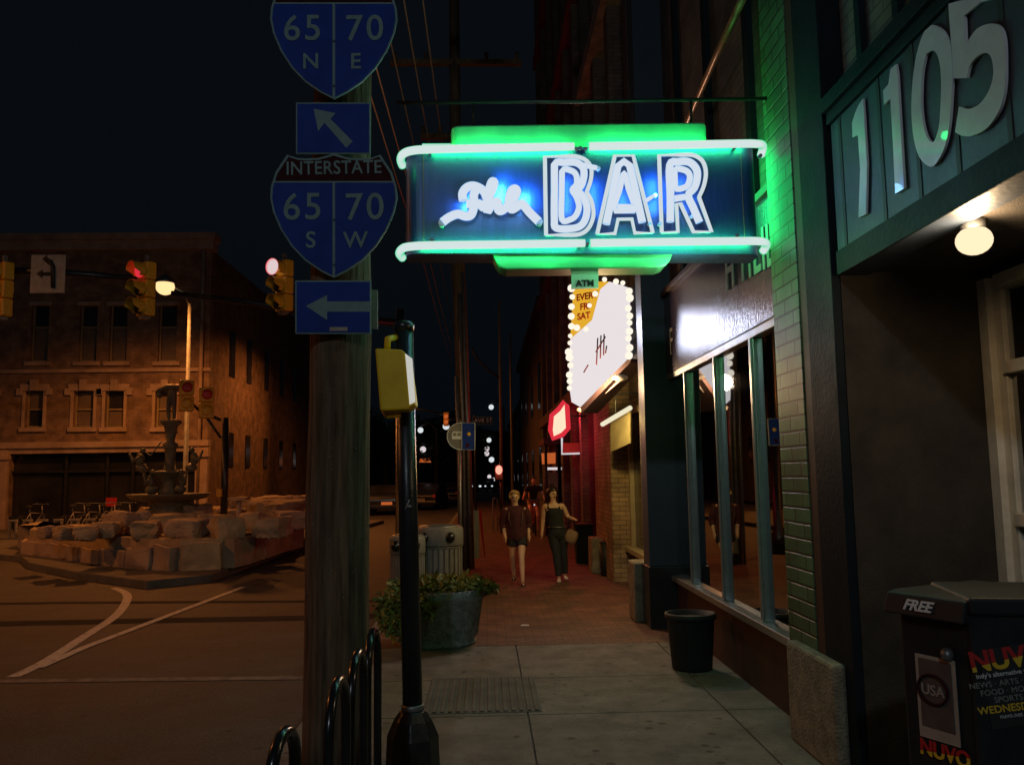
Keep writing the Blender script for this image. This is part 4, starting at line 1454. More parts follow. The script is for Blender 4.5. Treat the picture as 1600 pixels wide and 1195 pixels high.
OA = [(690, 135), (855, 132), (1028, 822), (868, 824), (842, 700), (718, 702), (690, 830), (532, 832)]
OR = soften([(1085, 132), (1290, 126), (1390, 130, 1), (1470, 180, 1), (1502, 280, 1), (1485, 400, 1), (1440, 505), (1552, 812), (1392, 815), (1275, 560), (1238, 565), (1252, 815), (1108, 818)])
for o_, nm in ((OB, 'B'), (OA, 'A'), (OR, 'R')):
    letter(o_, None, nm)
    # raised metal channel wall outside the border tube
    w_ = MB()
    pts_ = [S3(*Z5(*p), NY - .025) for p in o_]
    for i in range(len(pts_)):
        p, q = pts_[i], pts_[(i + 1) % len(pts_)]
        d = (q - p)
        w_.obox((p + q) / 2 + Vector((0, .012, 0)), (d.length, .03, .005), ry=-math.atan2(d.z, d.x))
    w_.build('letter_edge', 'letter_white', bsn)
TB = 'tube_white'
def inner(pts, r=.019, closed=False, m='tube_blue', sm=True):
    r *= 1.3
    P = [S3(*Z5(*p), NY - .05) for p in pts]
    if closed:
        if sm: P = smooth([P[-1]] + P + [P[0]], 4)[4:-4]
        MB().tube(P, r, 10, closed=True).build('letter_tube', m, bsn)
    else:
        MB().tube(smooth(P, 4) if sm else P, r, 10).build('letter_tube', m, bsn)
inner([(150, 215), (250, 195), (340, 195), (400, 235), (415, 300), (395, 390), (360, 445), (405, 500), (440, 590), (430, 690), (385, 760), (300, 785), (165, 780), (150, 700), (150, 450)], .02, True)
inner([(218, 275), (300, 268), (345, 310), (348, 390), (310, 440), (345, 500), (370, 590), (340, 670), (290, 705), (218, 705), (214, 500)], .0165, True)
inner([(350, 205), (440, 225), (530, 245)], .014)
inner([(612, 745), (660, 520), (715, 230), (770, 185), (825, 225), (885, 500), (935, 730)], .021, sm=False)
inner([(690, 625), (735, 430), (772, 290), (812, 430), (865, 625)], .016, True)
inner([(705, 600), (860, 600)], .021, sm=False)
inner([(955, 545), (1040, 490)], .011, sm=False)
inner([(1185, 725), (1185, 500), (1180, 220), (1250, 190), (1350, 190), (1415, 250), (1425, 330), (1400, 420), (1345, 490), (1390, 600), (1445, 730)], .021)
inner([(1222, 265), (1310, 262), (1355, 300), (1355, 360), (1320, 415), (1225, 420)], .017, True)
inner([(1215, 520), (1330, 500)], .018, sm=False)
inner([(1180, 230), (1200, 330), (1185, 500)], .02)
m_ = MB()
for p in ((545, 250), (1050, 490), (1000, 745), (1090, 745), (1375, 680)):
    q = S3(*Z5(*p), NY - .035)
    m_.tube([q + Vector((0, .03, 0)), q - Vector((0, .012, 0))], .013, 10)
build_each(m_, 'electrode_boot', 'letter_white', bsn)
Z4 = lambda x, y: (640 + x / 5.973, 220 + y / 5.975)
def script_(pts, r=.027):
    r = .031
    P = [S3(*Z4(*p), NY - .05) for p in pts]
    MB().tube(smooth(P, 5), r, 12).build('script_tube', 'tube_blue', bsn)
script_([(305, 762), (370, 715), (450, 685), (520, 705), (575, 690), (602, 600), (600, 500), (640, 440)])
script_([(500, 560), (495, 490), (540, 435), (610, 425), (690, 470), (720, 540)], .026)
script_([(530, 590), (650, 590), (690, 620), (745, 520), (790, 400), (765, 390), (735, 500), (725, 655), (770, 590), (820, 570), (830, 650), (880, 640), (960, 560), (1000, 480), (985, 450), (950, 470), (925, 570), (950, 640), (1010, 610), (1050, 590), (1120, 670), (1205, 755)], .026)
m_ = MB()
for p in ((300, 770), (1210, 760)):
    q = S3(*Z4(*p), NY - .04)
    m_.tube([q + Vector((0, .04, 0)), q - Vector((0, .015, 0))], .024, 10)
build_each(m_, 'electrode_boot', 'letter_white', bsn)
# the tubes' own light
GR, BL, WH = (.02, 1.0, .22), (.06, .32, 1.0), (.3, .75, 1.0)
for (xa, xb, yy, e) in ((668, 895, 232, 3.6), (922, 1165, 227, 4.0), (655, 912, 383, 3.2), (924, 1185, 378, 3.2)):
    A_, B_ = S3(xa, yy, NY - .055), S3(xb, yy - 1.5, NY - .055)
    lamp('AREA', (A_ + B_) / 2, e * 1.7, GR, (B_ - A_).length, rot=(PI / 2, 0, 0), sy=.02, name='neon_light')
for xx in (760, 860, 960, 1060):      # light thrown up on the cap and down on the lower cap
    for yy in (213, 405):
        lamp('POINT', S3(xx, yy, TYN - .02), .7, GR, .03, name='neon_light')
for px, py, e in ((626, 250, .8), (626, 392, .8), (1120, 370, 1.0)):
    lamp('POINT', S3(px, py, NY - .1 if px < 1000 else NY + .44), e * (.4 if px < 1000 else .7), GR, .03, name='neon_light')
for px, py, e, c_ in ((735, 308, 9.0, BL), (775, 298, 9.0, BL), (815, 312, 7.0, BL), (880, 300, 2.4, BL), (922, 305, 2.2, BL), (975, 305, 2.4, BL), (1027, 300, 2.2, BL), (1075, 300, 2.4, BL)):
    lamp('AREA', S3(px, py, NY - .06), e * 1.1, c_, .11, rot=(PI / 2, 0, 0), sy=.24 if px > 850 else .14, name='neon_light')
    lamp('POINT', S3(px, py, NY - .25), min(e, 2.0) * .8, (.25, .6, 1.0), .05, name='neon_light')
lamp('AREA', S3(1110, 300, NY + .55), 15, GR, .7, rot=Vector((.8, -.6, 0)).to_track_quat('-Z', 'X').to_euler(), sy=.7, name='neon_light')
lamp('AREA', S3(1190, 310, NY + .2), .8, GR, .75, rot=(0, -PI / 2, 0), sy=.16, name='neon_light')
lamp('POINT', S3(1070, 428, NY - .12), 11, (.3, 1.0, .4), .06, name='neon_light')
# support bar and stays over the sign
t_ = tag(MB().tube([S3(620, 161, NY + .12), S3(900, 159, NY + .12), S3(1215, 154, NY + .12)], .014, 8).tube([S3(740, 200, NY + .12), S3(740, 160, NY + .12)], .01, 6).tube([S3(1080, 195, NY + .12), S3(1080, 156, NY + .12)], .01, 6).build('support_bar', 'black_metal'), 'thin dark bar holding the neon sign from above', 'bracket')
# ATM sign
c = at(914, 436, Y=NY + .1)
t_ = thing('atm_sign', 'small white sign reading ATM hanging under the neon bar sign', 'sign', c)
MB().prism([at(x, y, Y=NY + .1) for x, y in ((893, 420), (935, 419), (935, 450), (893, 451))], (0, .02, 0)).build('plate', 'letter_white', t_)
text('ATM', .062, at(914, 443, Y=NY + .095), 'S', 'sign_black', t_, bold=.0022, depth=.002, tilt=R(.5))

# ================================================================== RIGHT: address 1105 building
FXW = 2.08          # street face of the near building
Yc = at(1310, 430, X=FXW).y
nb = thing('entry_building', 'dark building at the right edge with a recessed brown entry under a teal fascia', 'building', (3.2, Yc, 0))
zf0 = at(1310, 430, X=FXW).z
zf1 = at(1297, 172, X=FXW).z
YR0 = -3.0
m_ = MB()
m_.box(FXW + .006, FXW + .18, YR0, Yc, zf0, zf1)                           # fascia back board
m_.build('fascia', 'teal_paint', nb)
m_ = MB()
m_.box(FXW - .008, FXW + .006, YR0, Yc, zf0 - .003, zf0 + .14)
m_.box(FXW - .05, FXW + .1, YR0, Yc, zf1 - .02, zf1 + .07)
m_.box(FXW - .02, FXW + .03, YR0, Yc, zf1 - .09, zf1 - .02)
build_each(m_, 'fascia_trim', 'teal_dark', nb, bevel=.004)
m_ = MB()
ystep = (Yc - at(1380, 400, X=FXW).y)
k = 0
for px in (1316, 1380, 1437, 1500, 1585):
    y = at(px, 200, X=FXW + .02).y
    m_.box(FXW + .002, FXW + .03, y - .016, y + .016, zf0 + .14, zf1 - .09)
y = at(1585, 200, X=FXW + .02).y
while y > YR0:
    y -= .5
    m_.box(FXW + .002, FXW + .03, y - .016, y + .016, zf0 + .14, zf1 - .09)
build_each(m_, 'groove', 'sign_black', nb)
# wall above the ledge with vertical boarding
m_ = MB()
m_.box(FXW + .1, FXW + 3, YR0, Yc, zf1 + .07, 8.5)
m_.build('upper_wall', 'dark_brick', nb)
m_ = MB()
y = Yc - .3
while y > YR0:
    m_.box(FXW + .06, FXW + .1, y - .03, y + .03, zf1 + .07, 8.5)
    y -= .42
build_each(m_, 'upper_batten', 'teal_dark', nb)
# soffit, recess
XB = at(1537, 500, Y=Yc).x
m_ = MB().box(FXW + .18, XB + .5, YR0, Yc + .02, zf0 + .02, zf0 + .12).build('soffit', 'stucco_brown', nb)
m_ = MB().box(FXW + .02, 5.2, Yc + .02, Yc + .45, 0, zf0 + .02).build('recess_wall', 'stucco_brown', nb)
# storefront of the recess facing the street
fx = XB
m_ = MB()
def fb(y0, y1, z0, z1, d=0.0): m_.box(fx + d, fx + .1 + d, y0, y1, z0, z1)
m_.box(fx - .02, fx + .06, Yc - .07, Yc + .018, .25, zf0 - .04)
m_.box(fx + .02, fx + .1, Yc - .14, Yc - .07, .25, zf0 - .04)
zt1 = at(1548, 578, X=fx).z
zt2 = at(1565, 810, X=fx).z
for z in (zt1, zt2, .3):
    m_.box(fx + .0, fx + .1, YR0, Yc - .14, z - .035, z + .035)
m_.box(fx - .02, fx + .1, YR0, Yc - .14, zf0 - .12, zf0 - .04)
for y in (Yc - 1.5, Yc - 3.0, Yc - 4.5):
    m_.box(fx + .0, fx + .1, y - .04, y + .04, .3, zf0 - .1)
build_each(m_, 'window_frame', 'cream', nb, bevel=.004)
MB().box(fx + .05, fx + .06, YR0, Yc - .14, .3, zf0 - .1).build('pane', 'glass', nb)
m_ = MB()
m_.box(fx + .02, fx + .12, YR0, Yc - .06, 0, .27)
m_.box(fx + 1.6, fx + 1.7, YR0, Yc, 0, zf0)
build_each(m_, 'dado', 'stucco_brown', nb)
# dark pilaster between the two shops: teal above, maroon below
Yp0, Yp1 = Yc, at(1259, 600, X=FXW).y
zsp = at(1300, 470, X=FXW).z
pil = thing('corner_pilaster', 'dark teal square pilaster with maroon foot between the brick pier and the entry', 'pilaster', (FXW, (Yp0 + Yp1) / 2, 0))
MB().box(FXW - .03, FXW + .3, Yp0 + .03, Yp1 - .16, 0, 8.5).build('shaft', 'teal_dark', pil, bevel=.006)
MB().box(FXW - .015, FXW + .3, Yp1 - .158, Yp1 - .01, 0, 8.4).build('side_strip', 'maroon_dark', pil, bevel=.006)
Yg0, Yg1 = Yp1, at(1203, 300, X=FXW).y
tag(MB().box(FXW - .02, FXW + .35, Yg0 - .005, Yg1, 0, 8.5).build('brick_pier', 'pier_brick', bevel=.004), 'glazed brick pier glowing green beside the neon sign', 'brick pier')
# stone base in front of the pilaster
zs = at(1300, 1047, Y=4.78).z
x0 = at(1265, 1060, Y=4.95).x
sb = MB()
sb.box(1.975, FXW - .02, 4.9, 5.66, 0, zs)
t_ = tag(sb.build('stone_block', 'stone_base', bevel=.02), 'rough pale stone block at the foot of the pilaster, lit yellow on one side', 'stone block')

# digits 1105
dg_ = thing('address_number', 'large pale metal number 1105 fixed across the teal fascia', 'sign', (FXW - .02, 4.0, 3.4))
def on_fascia(pts): return [at(x, y, X=FXW - .012) for x, y in pts]
Zq = lambda x, y: (1180 + x / 2.845, y / 2.845)
zc1 = at(1330, 340, X=FXW - .012).z
def digit(pts): return MB().prism(on_fascia([Zq(*p) for p in pts]), (.012, 0, 0)).build('digit', 'digit_metal', dg_)
digit([(478, 440), (484, 520), (497, 735), (492, 952), (459, 968), (466, 750), (456, 600), (432, 612), (430, 548), (445, 500), (458, 470)])
digit([(625, 286), (632, 330), (648, 600), (662, 838), (622, 862), (612, 640), (600, 440), (572, 470), (568, 404), (592, 375), (600, 310)])


def ring_digit(outer, inn, nm='digit'):
    mb = MB()
    def sm_(a):
        q = smooth([Vector((p[0], p[1], 0)) for p in [a[-1]] + a + [a[0]]], 4)
        return [(p.x, p.y) for p in q[4:-5]]
    outer, inn = sm_(outer), sm_(inn)
    O, I = on_fascia([Zq(*p) for p in outer]), on_fascia([Zq(*p) for p in inn])
    n = len(O)
    d = Vector((.012, 0, 0))
    vo = [mb.b.verts.new(p) for p in O]; vi = [mb.b.verts.new(p) for p in I]
    wo = [mb.b.verts.new(p + d) for p in O]; wi_ = [mb.b.verts.new(p + d) for p in I]
    for i in range(n):
        j = (i + 1) % n
        mb.b.faces.new((vo[i], vo[j], vi[j], vi[i]))
        mb.b.faces.new((wo[i], wi_[i], wi_[j], wo[j]))
        mb.b.faces.new((vo[i], wo[i], wo[j], vo[j]))
        mb.b.faces.new((vi[i], vi[j], wi_[j], wi_[i]))
    return mb.build(nm, 'digit_metal', dg_)


ring_digit([(785, 112), (830, 135), (862, 200), (876, 300), (872, 430), (862, 560), (840, 660), (800, 732), (768, 738), (730, 700), (705, 620), (694, 500), (698, 380), (712, 270), (735, 180), (760, 128)],
           [(783, 225), (800, 232), (815, 262), (824, 320), (826, 400), (822, 500), (815, 570), (800, 620), (785, 632), (765, 612), (748, 560), (738, 480), (738, 400), (742, 330), (755, 262), (768, 232)])
digit(soften([(858, 18), (930, 0), (1030, -60), (1075, -95), (1080, -10), (1000, 12), (930, 70), (935, 200), (985, 130, 1), (1050, 106, 1), (1090, 125, 1), (1108, 180, 1), (1112, 300, 1), (1108, 400, 1), (1085, 490, 1), (1030, 570, 1), (960, 605, 1), (915, 603, 1), (888, 588),
       (905, 475), (950, 485, 1), (1000, 460, 1), (1040, 400, 1), (1058, 330, 1), (1050, 260, 1), (1025, 236, 1), (990, 250, 1), (955, 290, 1), (940, 348), (882, 350)]))

# soffit lamp
Lq = at(1522, 376, Z=zf0 - .08)
t_ = thing('soffit_lamp', 'bright warm bulb glowing under the soffit of the entry', 'lamp', Lq)
MB().ball(Lq, .08, 3, (1, 1, .85)).build('bulb', 'lamp_warm', t_)
MB().lathe(Lq.x, Lq.y, [(.05, zf0 - .03), (.055, zf0 - .02), (.055, zf0 + .015), (.05, zf0 + .018)], 16).build('socket', 'grey_metal', t_)
lamp('POINT', Lq + Vector((-.05, -.085, -.02)), 22.0, (1.0, .7, .4), .05, name='soffit_light')

# ================================================================== newspaper box
Ynb = 3.05
c0 = at(1390, 1000, Y=Ynb)
c1 = at(1508, 1000, Y=Ynb - .25)
nbx = thing('newspaper_box', 'black newspaper box with FREE on its hood at the bottom right corner', 'newspaper box', (c0.x, c0.y, 0))
# its front (with the window) turns towards the photographer's left, its side carries the NUVO poster
nl_ = at(1398, 960, Y=3.12); nr = at(1511, 975, Y=2.86)
fd = Vector((nr.x - nl_.x, nr.y - nl_.y, 0)); fw = fd.length; fd.normalize()
sd = Vector((-fd.y, fd.x, 0))
if sd.y < 0: sd = -sd
ztp = at(1400, 920, Y=3.12).z
zbm = at(1400, 955, Y=3.12).z
def nbp(u, v, z): return Vector((nl_.x, nl_.y, 0)) + fd * u + sd * v + Vector((0, 0, z))
dep = .46
body = MB()
body.prism([nbp(.01, 0.01, .18), nbp(fw, 0.01, .18), nbp(fw, dep, .18), nbp(.01, dep, .18)], (0, 0, zbm - .18))
body.build('body', 'black_metal', nbx, bevel=.012)
hd = MB().prism([nbp(-.015, -.045, zbm), nbp(fw + .015, -.045, zbm), nbp(fw + .015, -.01, ztp), nbp(fw + .015, dep + .02, ztp + .01), nbp(fw + .015, dep + .02, zbm)][:0] or [nbp(-.015, -.045, zbm), nbp(-.015, -.02, ztp - .008), nbp(-.015, .02, ztp), nbp(-.015, dep + .02, ztp), nbp(-.015, dep + .02, zbm)], fd * (fw + .03))
hd.build('hood', 'bin_black', nbx, bevel=.008)
m_ = MB()
for u in (.03, fw - .03):
    for v in (.04, dep - .04):
        a = nbp(u, v, 0)
        m_.box(a.x - .02, a.x + .02, a.y - .02, a.y + .02, 0, .2)
build_each(m_, 'leg', 'black_metal', nbx)
RF = Matrix((( fd.x, 0, -sd.x), (fd.y, 0, -sd.y), (0, 1, 0))).to_4x4()      # text frame on the front: x->fd, y->z, normal -> -sd
def front(u, z, o=.004): return nbp(u, -.0 - o, z)
text('FREE', .054, nbp(fw * .45, -.039, (zbm + ztp) / 2 - .002), 'S', 'white_ink', nbx, bold=.0014, depth=.002, sx=1.0, shear=.15, rot=RF @ Matrix.Rotation(R(-28), 4, 'X'))
# window with a poster behind
wz1, wz0 = zbm - .135, zbm - .42
def fquad(u0, u1, z0, z1, o, m, nm, th=.004, par=None):
    return MB().prism([front(u0, z0, o), front(u1, z0, o), front(u1, z1, o), front(u0, z1, o)], sd * th).build(nm, m, par or nbx)
fquad(fw * .26, fw * .80, wz0, wz1, .000, 'paper', 'poster_border')
fquad(fw * .31, fw * .75, wz0 + .04, wz1 - .012, .003, 'poster_grey', 'poster')
rg = MB()
cc = nbp(fw * .5, -.008, (wz0 + wz1) / 2 + .03)
rg.tube([cc + fd * .058 * math.cos(a) + Vector((0, 0, .05 * math.sin(a))) for a in [2 * PI * i / 20 for i in range(20)]], .005, 6, closed=True)
rg.build('poster_ring', 'sign_red', nbx)
text('USA', .05, cc + Vector((0, 0, -.004)), 'S', 'paper', nbx, bold=.0008, depth=.001, rot=RF)
m_ = MB().ball(nbp(fw * .74, -.012, wz1 + .02), .022, 2, (1, 1, 1.1)).build('handle', 'grey_metal', nbx)
def nuvo(u, v, side, size, z, split=.5):
    pass
def nuvo_logo(loc, size, rot, par, redshare=.55):
    a = text('NUVO', size, loc, 'S', 'red_paint', par, bold=size * .035, depth=.001, rot=rot, sx=1.0)
    b = text('NUVO', size, loc + rot.to_3x3() @ Vector((0, -size * .06, .0015)), 'S', 'yellow_paint', par, bold=size * .035, depth=.001, rot=rot, sx=1.0)
    # keep only the lower slanting part of the yellow copy
    me = b.data
    bm_ = bmesh.new(); bm_.from_mesh(me)
    inv = (Matrix.Translation(Vector(loc) - Vector(par.location)) @ rot).inverted()
    fwd = Matrix.Translation(Vector(loc) - Vector(par.location)) @ rot
    po = fwd @ Vector((0, -size * .05, 0))
    nrm = (rot.to_3x3() @ Vector((-.12, 1, 0))).normalized()
    bmesh.ops.bisect_plane(bm_, geom=bm_.verts[:] + bm_.edges[:] + bm_.faces[:], plane_co=po, plane_no=nrm, clear_outer=True)
    bm_.to_mesh(me); bm_.free()
    me2 = a.data
    bm_ = bmesh.new(); bm_.from_mesh(me2)
    bmesh.ops.bisect_plane(bm_, geom=bm_.verts[:] + bm_.edges[:] + bm_.faces[:], plane_co=po, plane_no=nrm, clear_inner=True)
    bm_.to_mesh(me2); bm_.free()
def fpos(px, py, o=.006):
    n_ = -sd
    d = CROT @ Vector((px - PW / 2, -(py - PH / 2), -FPX))
    t = (Vector((nl_.x, nl_.y, 0)) + n_ * o - CAM).dot(n_) / d.dot(n_)
    return CAM + d * t
nuvo_logo(fpos(1476, 1176), .066, RF, nbx)
# second box beside it, showing its lettered side
n2 = thing('newspaper_box', 'black newspaper box cut by the right edge, with a lettered NUVO poster on its side', 'newspaper box', (1.9, 2.6, 0))
A2 = at(1513, 960, Y=2.84)
B2 = at(1640, 940, Y=2.55)
# face runs from the corner towards the camera's right
gd = Vector((at(1660, 1000, Y=2.78).x - A2.x, 2.78 - 2.84, 0)); gd.normalize()
gn = Vector((gd.y, -gd.x, 0))
if gn.y > 0: gn = -gn
zt2_ = at(1520, 932, Y=2.84).z
P0 = Vector((A2.x, 2.84, 0))
def gp(u, v, z): return P0 + gd * u - gn * v + Vector((0, 0, z))
MB().prism([gp(0, 0, .15), gp(.5, 0, .15), gp(.5, .4, .15), gp(0, .4, .15)], (0, 0, zt2_ - .17)).build('body', 'black_metal', n2, bevel=.012)
MB().prism([gp(-.0, -.02, zt2_ - .06), gp(.52, -.02, zt2_ - .06), gp(.52, .42, zt2_ - .06), gp(-.0, .42, zt2_ - .06)], (0, 0, .06)).build('hood', 'bin_black', n2, bevel=.012)
m_ = MB()
for u in (.03, .47):
    for v in (.03, .37):
        a = gp(u, v, 0)
        m_.box(a.x - .02, a.x + .02, a.y - .02, a.y + .02, 0, .16)
build_each(m_, 'leg', 'black_metal', n2)
RG = Matrix(((gd.x, 0, gn.x), (gd.y, 0, gn.y), (0, 1, 0))).to_4x4()
tl = R(9)
RGt = RG @ Matrix.Rotation(tl, 4, 'Z')
def gpos(px, py, o=.006):
    # intersect pixel ray with the face plane
    d = CROT @ Vector((px - PW / 2, -(py - PH / 2), -FPX))
    t = (P0 + gn * o - CAM).dot(gn) / d.dot(gn)
    return CAM + d * t
MB().prism([gpos(1528, 1016, .001), gpos(1660, 992, .001), gpos(1690, 1115, .001), gpos(1550, 1140, .001)], gn * .003).build('poster', 'sign_black', n2)
nuvo_logo(gpos(1575, 1027, .006), .083, RGt, n2)
text('indy\'s alternative voice', .021, gpos(1573, 1051), 'S', 'white_ink', n2, depth=.0008, rot=RGt, bold=.0003)
text('NEWS · ARTS · MUSIC', .026, gpos(1577, 1065), 'S', 'sign_white_dim', n2, depth=.0008, rot=RGt)
text('FOOD · MOVIES', .026, gpos(1578, 1078), 'S', 'sign_white_dim', n2, depth=.0008, rot=RGt)
text('SPORTS', .026, gpos(1576, 1091), 'S', 'sign_white_dim', n2, depth=.0008, rot=RGt)
text('WEDNESDAYS', .033, gpos(1582, 1105), 'S', 'yellow_paint', n2, depth=.0008, rot=RGt, bold=.0006)
text('nuvo.net', .02, gpos(1580, 1117), 'S', 'white_ink', n2, depth=.0008, rot=RGt)

# ================================================================== shop with tall windows
WX = 2.17
Ys0, Ys1 = Yg1 - .02, at(1036, 700, X=WX).y
zsill = at(1248, 995, X=WX).z
zhead = at(1222, 508, X=WX).z
sh = thing('bar_shop', 'shop front with tall dark windows under a glossy lettered sign band', 'shop', (WX, (Ys0 + Ys1) / 2, 0))
MB().box(WX - .02, WX + .2, Ys0, Ys1 + .1, 0, zsill - .06).build('bulkhead', 'maroon_dark', sh)
m_ = MB()
m_.box(WX - .09, WX + .12, Ys0, Ys1, zsill - .06, zsill + .0)
m_.box(WX - .05, WX + .12, Ys0, Ys1, zhead, zhead + .07)
build_each(m_, 'sill', 'steel_frame', sh, bevel=.006)
m_ = MB()
for px, w in ((1042, .06), (1077, .07), (1125, .085), (1184, .1)):
    y = at(px, 750, X=WX - .03).y
    m_.box(WX - .035, WX + .06, y - w / 2, y + w / 2, zsill, zhead)
    m_.box(WX - .05, WX - .035, y - w / 4, y + w / 4, zsill, zhead)
build_each(m_, 'mullion', 'steel_frame', sh, bevel=.004)
MB().box(WX + .0, WX + .012, Ys0, Ys1, zsill, zhead).build('pane', 'glass', sh)
zb1 = at(1208, 296, X=WX - .06).z
MB().box(WX - .06, WX + .2, Ys0, Ys1 + .1, zhead + .07, zb1).build('sign_band', 'band', sh)
m_ = MB()
m_.box(WX - .1, WX + .2, Ys0, Ys1 + .1, zb1, zb1 + .06)
m_.build('band_trim', 'maroon_dark', sh, bevel=.005)
for px, s_ in ((1049, 'F'), (1066, 'O')):
    text(s_, .42, at(px, 535 - (px - 1049) * .4, X=WX - .07), 'W', 'band_letter', sh, depth=.004, sx=.8, name='letter') if s_ == 'F' else None
for px, s_ in ((1140, 'H'), (1160, 'I'), (1171, 'T'), (1182, 'L'), (1193, 'I'), (1203, 'L')):
    text(s_, .46, at(px, {1140: 424, 1160: 412, 1171: 405, 1182: 398, 1193: 392, 1203: 385}[px], X=WX - .07), 'W', 'band_letter', sh, depth=.004, bold=.006, sx=.8, name='letter')
MB().box(WX + .02, WX + 3, Ys0, Ys1 + .1, zb1 + .06, 8.5).build('upper_wall', 'dark_brick', sh)
m_ = MB()
for y0 in (6.4, 7.6, 8.8):
    m_.box(WX - .03, WX + .05, y0 - .06, y0 + .06, zb1 + .06, 8.3)
build_each(m_, 'upper_pilaster', 'teal_dark', sh)
# interior: floor, back wall, ceiling, a counter
m_ = MB()
m_.box(WX + 3.6, WX + 3.7, Ys0 - .2, Ys1 + .3, 0, zhead + .4)
m_.box(WX + .2, WX + 3.7, Ys0 - .3, Ys0 - .2, 0, zhead + .4)
m_.box(WX + .2, WX + 3.7, Ys1 + .2, Ys1 + .3, 0, zhead + .4)
m_.build('back_wall', 'interior', sh)
MB().box(WX + .2, WX + 3.7, Ys0, Ys1 + .2, -.02, .02).build('shop_floor', 'maroon_dark', sh)
MB().box(WX + .25, WX + 3.7, Ys0, Ys1 + .2, zhead + .2, zhead + .25).build('ceiling', 'interior', sh)
q = at(1208, 577, X=WX + .5)
vt = thing('ceiling_vent', 'pale curved hood with round holes inside the nearest shop window', 'vent', q)
m_ = MB()
m_.tube([(q.x, q.y + .25, q.z), (q.x + .1, q.y - .35, q.z + .03)], .1, 16)
m_.build('duct', 'steel_frame', vt)
m_ = MB()
for k in (-1, 0, 1):
    m_.ball((q.x - .08, q.y + .14 * k - .02, q.z), .028, 2)
build_each(m_, 'hole', 'sign_black', vt)
# posters stuck in the nearest pane
for (x0, y0, x1, y1, lab, m__) in ((1203, 742, 1224, 840, 'dim poster hanging in the nearest shop window', 'poster_grey'), (1226, 765, 1236, 842, 'narrow pale notice taped at the right edge of the shop window', 'paper'), (1233, 850, 1243, 920, 'lower narrow white notice at the right edge of the shop window', 'sign_white_dim')):
    pts_ = [at(*p, X=WX + .03) for p in ((x0, y0), (x1, y0 - 2), (x1, y1 + 4), (x0, y1))]
    tag(MB().prism(pts_, (.004, 0, 0)).build('poster', m__), lab, 'poster')

# black trash can against the shop
Yt = 7.65
p = at(1079, 1045, Y=Yt)
t_ = thing('trash_can', 'black plastic trash can standing against the shop wall', 'trash can', (at(1080, 1000, Y=Yt).x, Yt, 0))
x = t_.location.x
r1, r0_ = 37 * Yt / FPX, 30 * Yt / FPX
zt = at(1079, 957, Y=Yt).z
MB().lathe(x, Yt, [(r0_, 0.005), (r0_ * 1.02, .02), (r1 * .97, zt - .05), (r1 * .99, zt - .04)], 28, 1, .9).build('body', 'bin_black', t_)
MB().lathe(x, Yt, [(r1 * 1.0, zt - .05), (r1 * 1.06, zt - .045), (r1 * 1.06, zt), (r1 * .96, zt + .002), (r1 * .9, zt - .1), (.02, zt - .12)], 28, 1, .9).build('rim', 'bin_black', t_)

# ================================================================== dark column, theatre front and marquee
YC = 9.6
xa, xb = at(1006, 600, Y=YC).x, 2.4
cl = thing('dark_column', 'dark blue square column rising between the shop windows and the theatre front', 'column', (xa, YC, 0))
zb_ = at(1010, 885, Y=YC).z
MB().box(xa, xb, YC, YC + .35, zb_, 9).build('shaft', 'teal_paint', cl, bevel=.008)
MB().box(xa - .02, xb, YC - .04, YC + .4, 0, zb_).build('foot', 'black_metal', cl, bevel=.008)
t_ = tag(MB().box(at(990, 930, Y=10.05).x, xa + .1, 9.98, 10.4, 0, at(990, 878, Y=10.05).z).build('stone_block', 'stone_base', bevel=.02), 'pale stone block at the foot of the dark column', 'stone block')
TX = 2.32
th = thing('theatre_building', 'tall dark brick theatre building carrying the lit marquee', 'building', (TX, 14, 0))
MB().box(TX + .05, TX + 14, 10.0, 17.3, 2.9, 19).build('upper_wall', 'dark_brick', th)
m_ = MB()
for y0 in (10.2, 11.6, 13.4, 15.2, 17.0):
    m_.box(TX - .18, TX + .06, y0, y0 + .35, 3.6, 19)
build_each(m_, 'pilaster', 'dark_brick', th)
m_ = MB()
for z0, d in ((5.6, .25), (9.6, .3), (13.5, .3)):
    m_.box(TX - d, TX + .07, 10.0, 17.3, z0, z0 + .3)
build_each(m_, 'cornice', 'limestone_dark', th)
m_ = MB()
for z0 in (6.6, 10.6, 14.4):
    for y0 in (10.75, 12.3, 14.1, 15.9):
        m_.box(TX + .03, TX + .06, y0, y0 + .8, z0, z0 + 1.9)
build_each(m_, 'window', 'window_dark', th)
# ground floor: brick piers, cream framed windows
m_ = MB()
ya_, yb_ = 13.6, 15.6
m_.box(at(955, 750, Y=ya_).x, TX + .5, ya_, yb_, 0.0, 3.2)
m_.box(TX - .1, TX + .5, 10.0, 10.5, 0, 3.2)
m_.box(TX + .06, TX + .5, 10.5, 13.6, 2.75, 3.2)
build_each(m_, 'ground_floor_pier', 'buff_brick', th)
MB().box(TX + .02, TX + .4, 10.5, 13.6, 0, at(985, 855, X=TX).z).build('bulkhead', 'maroon_dark', th)
zs_ = at(985, 855, X=TX).z
m_ = MB()
for y0 in (10.55, 11.3, 12.3, 13.4):
    m_.box(TX - .02, TX + .1, y0, y0 + .12, zs_, 2.75)
m_.box(TX - .1, TX + .12, 10.5, 13.6, zs_ - .05, zs_ + .03)
m_.box(TX - .02, TX + .1, 10.5, 13.6, 2.65, 2.75)
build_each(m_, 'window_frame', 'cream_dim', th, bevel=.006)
MB().box(TX + .05, TX + .07, 10.55, 13.5, zs_, 2.7).build('shop_pane', 'window_dark', th)
p = at(937, 885, Y=15.0)
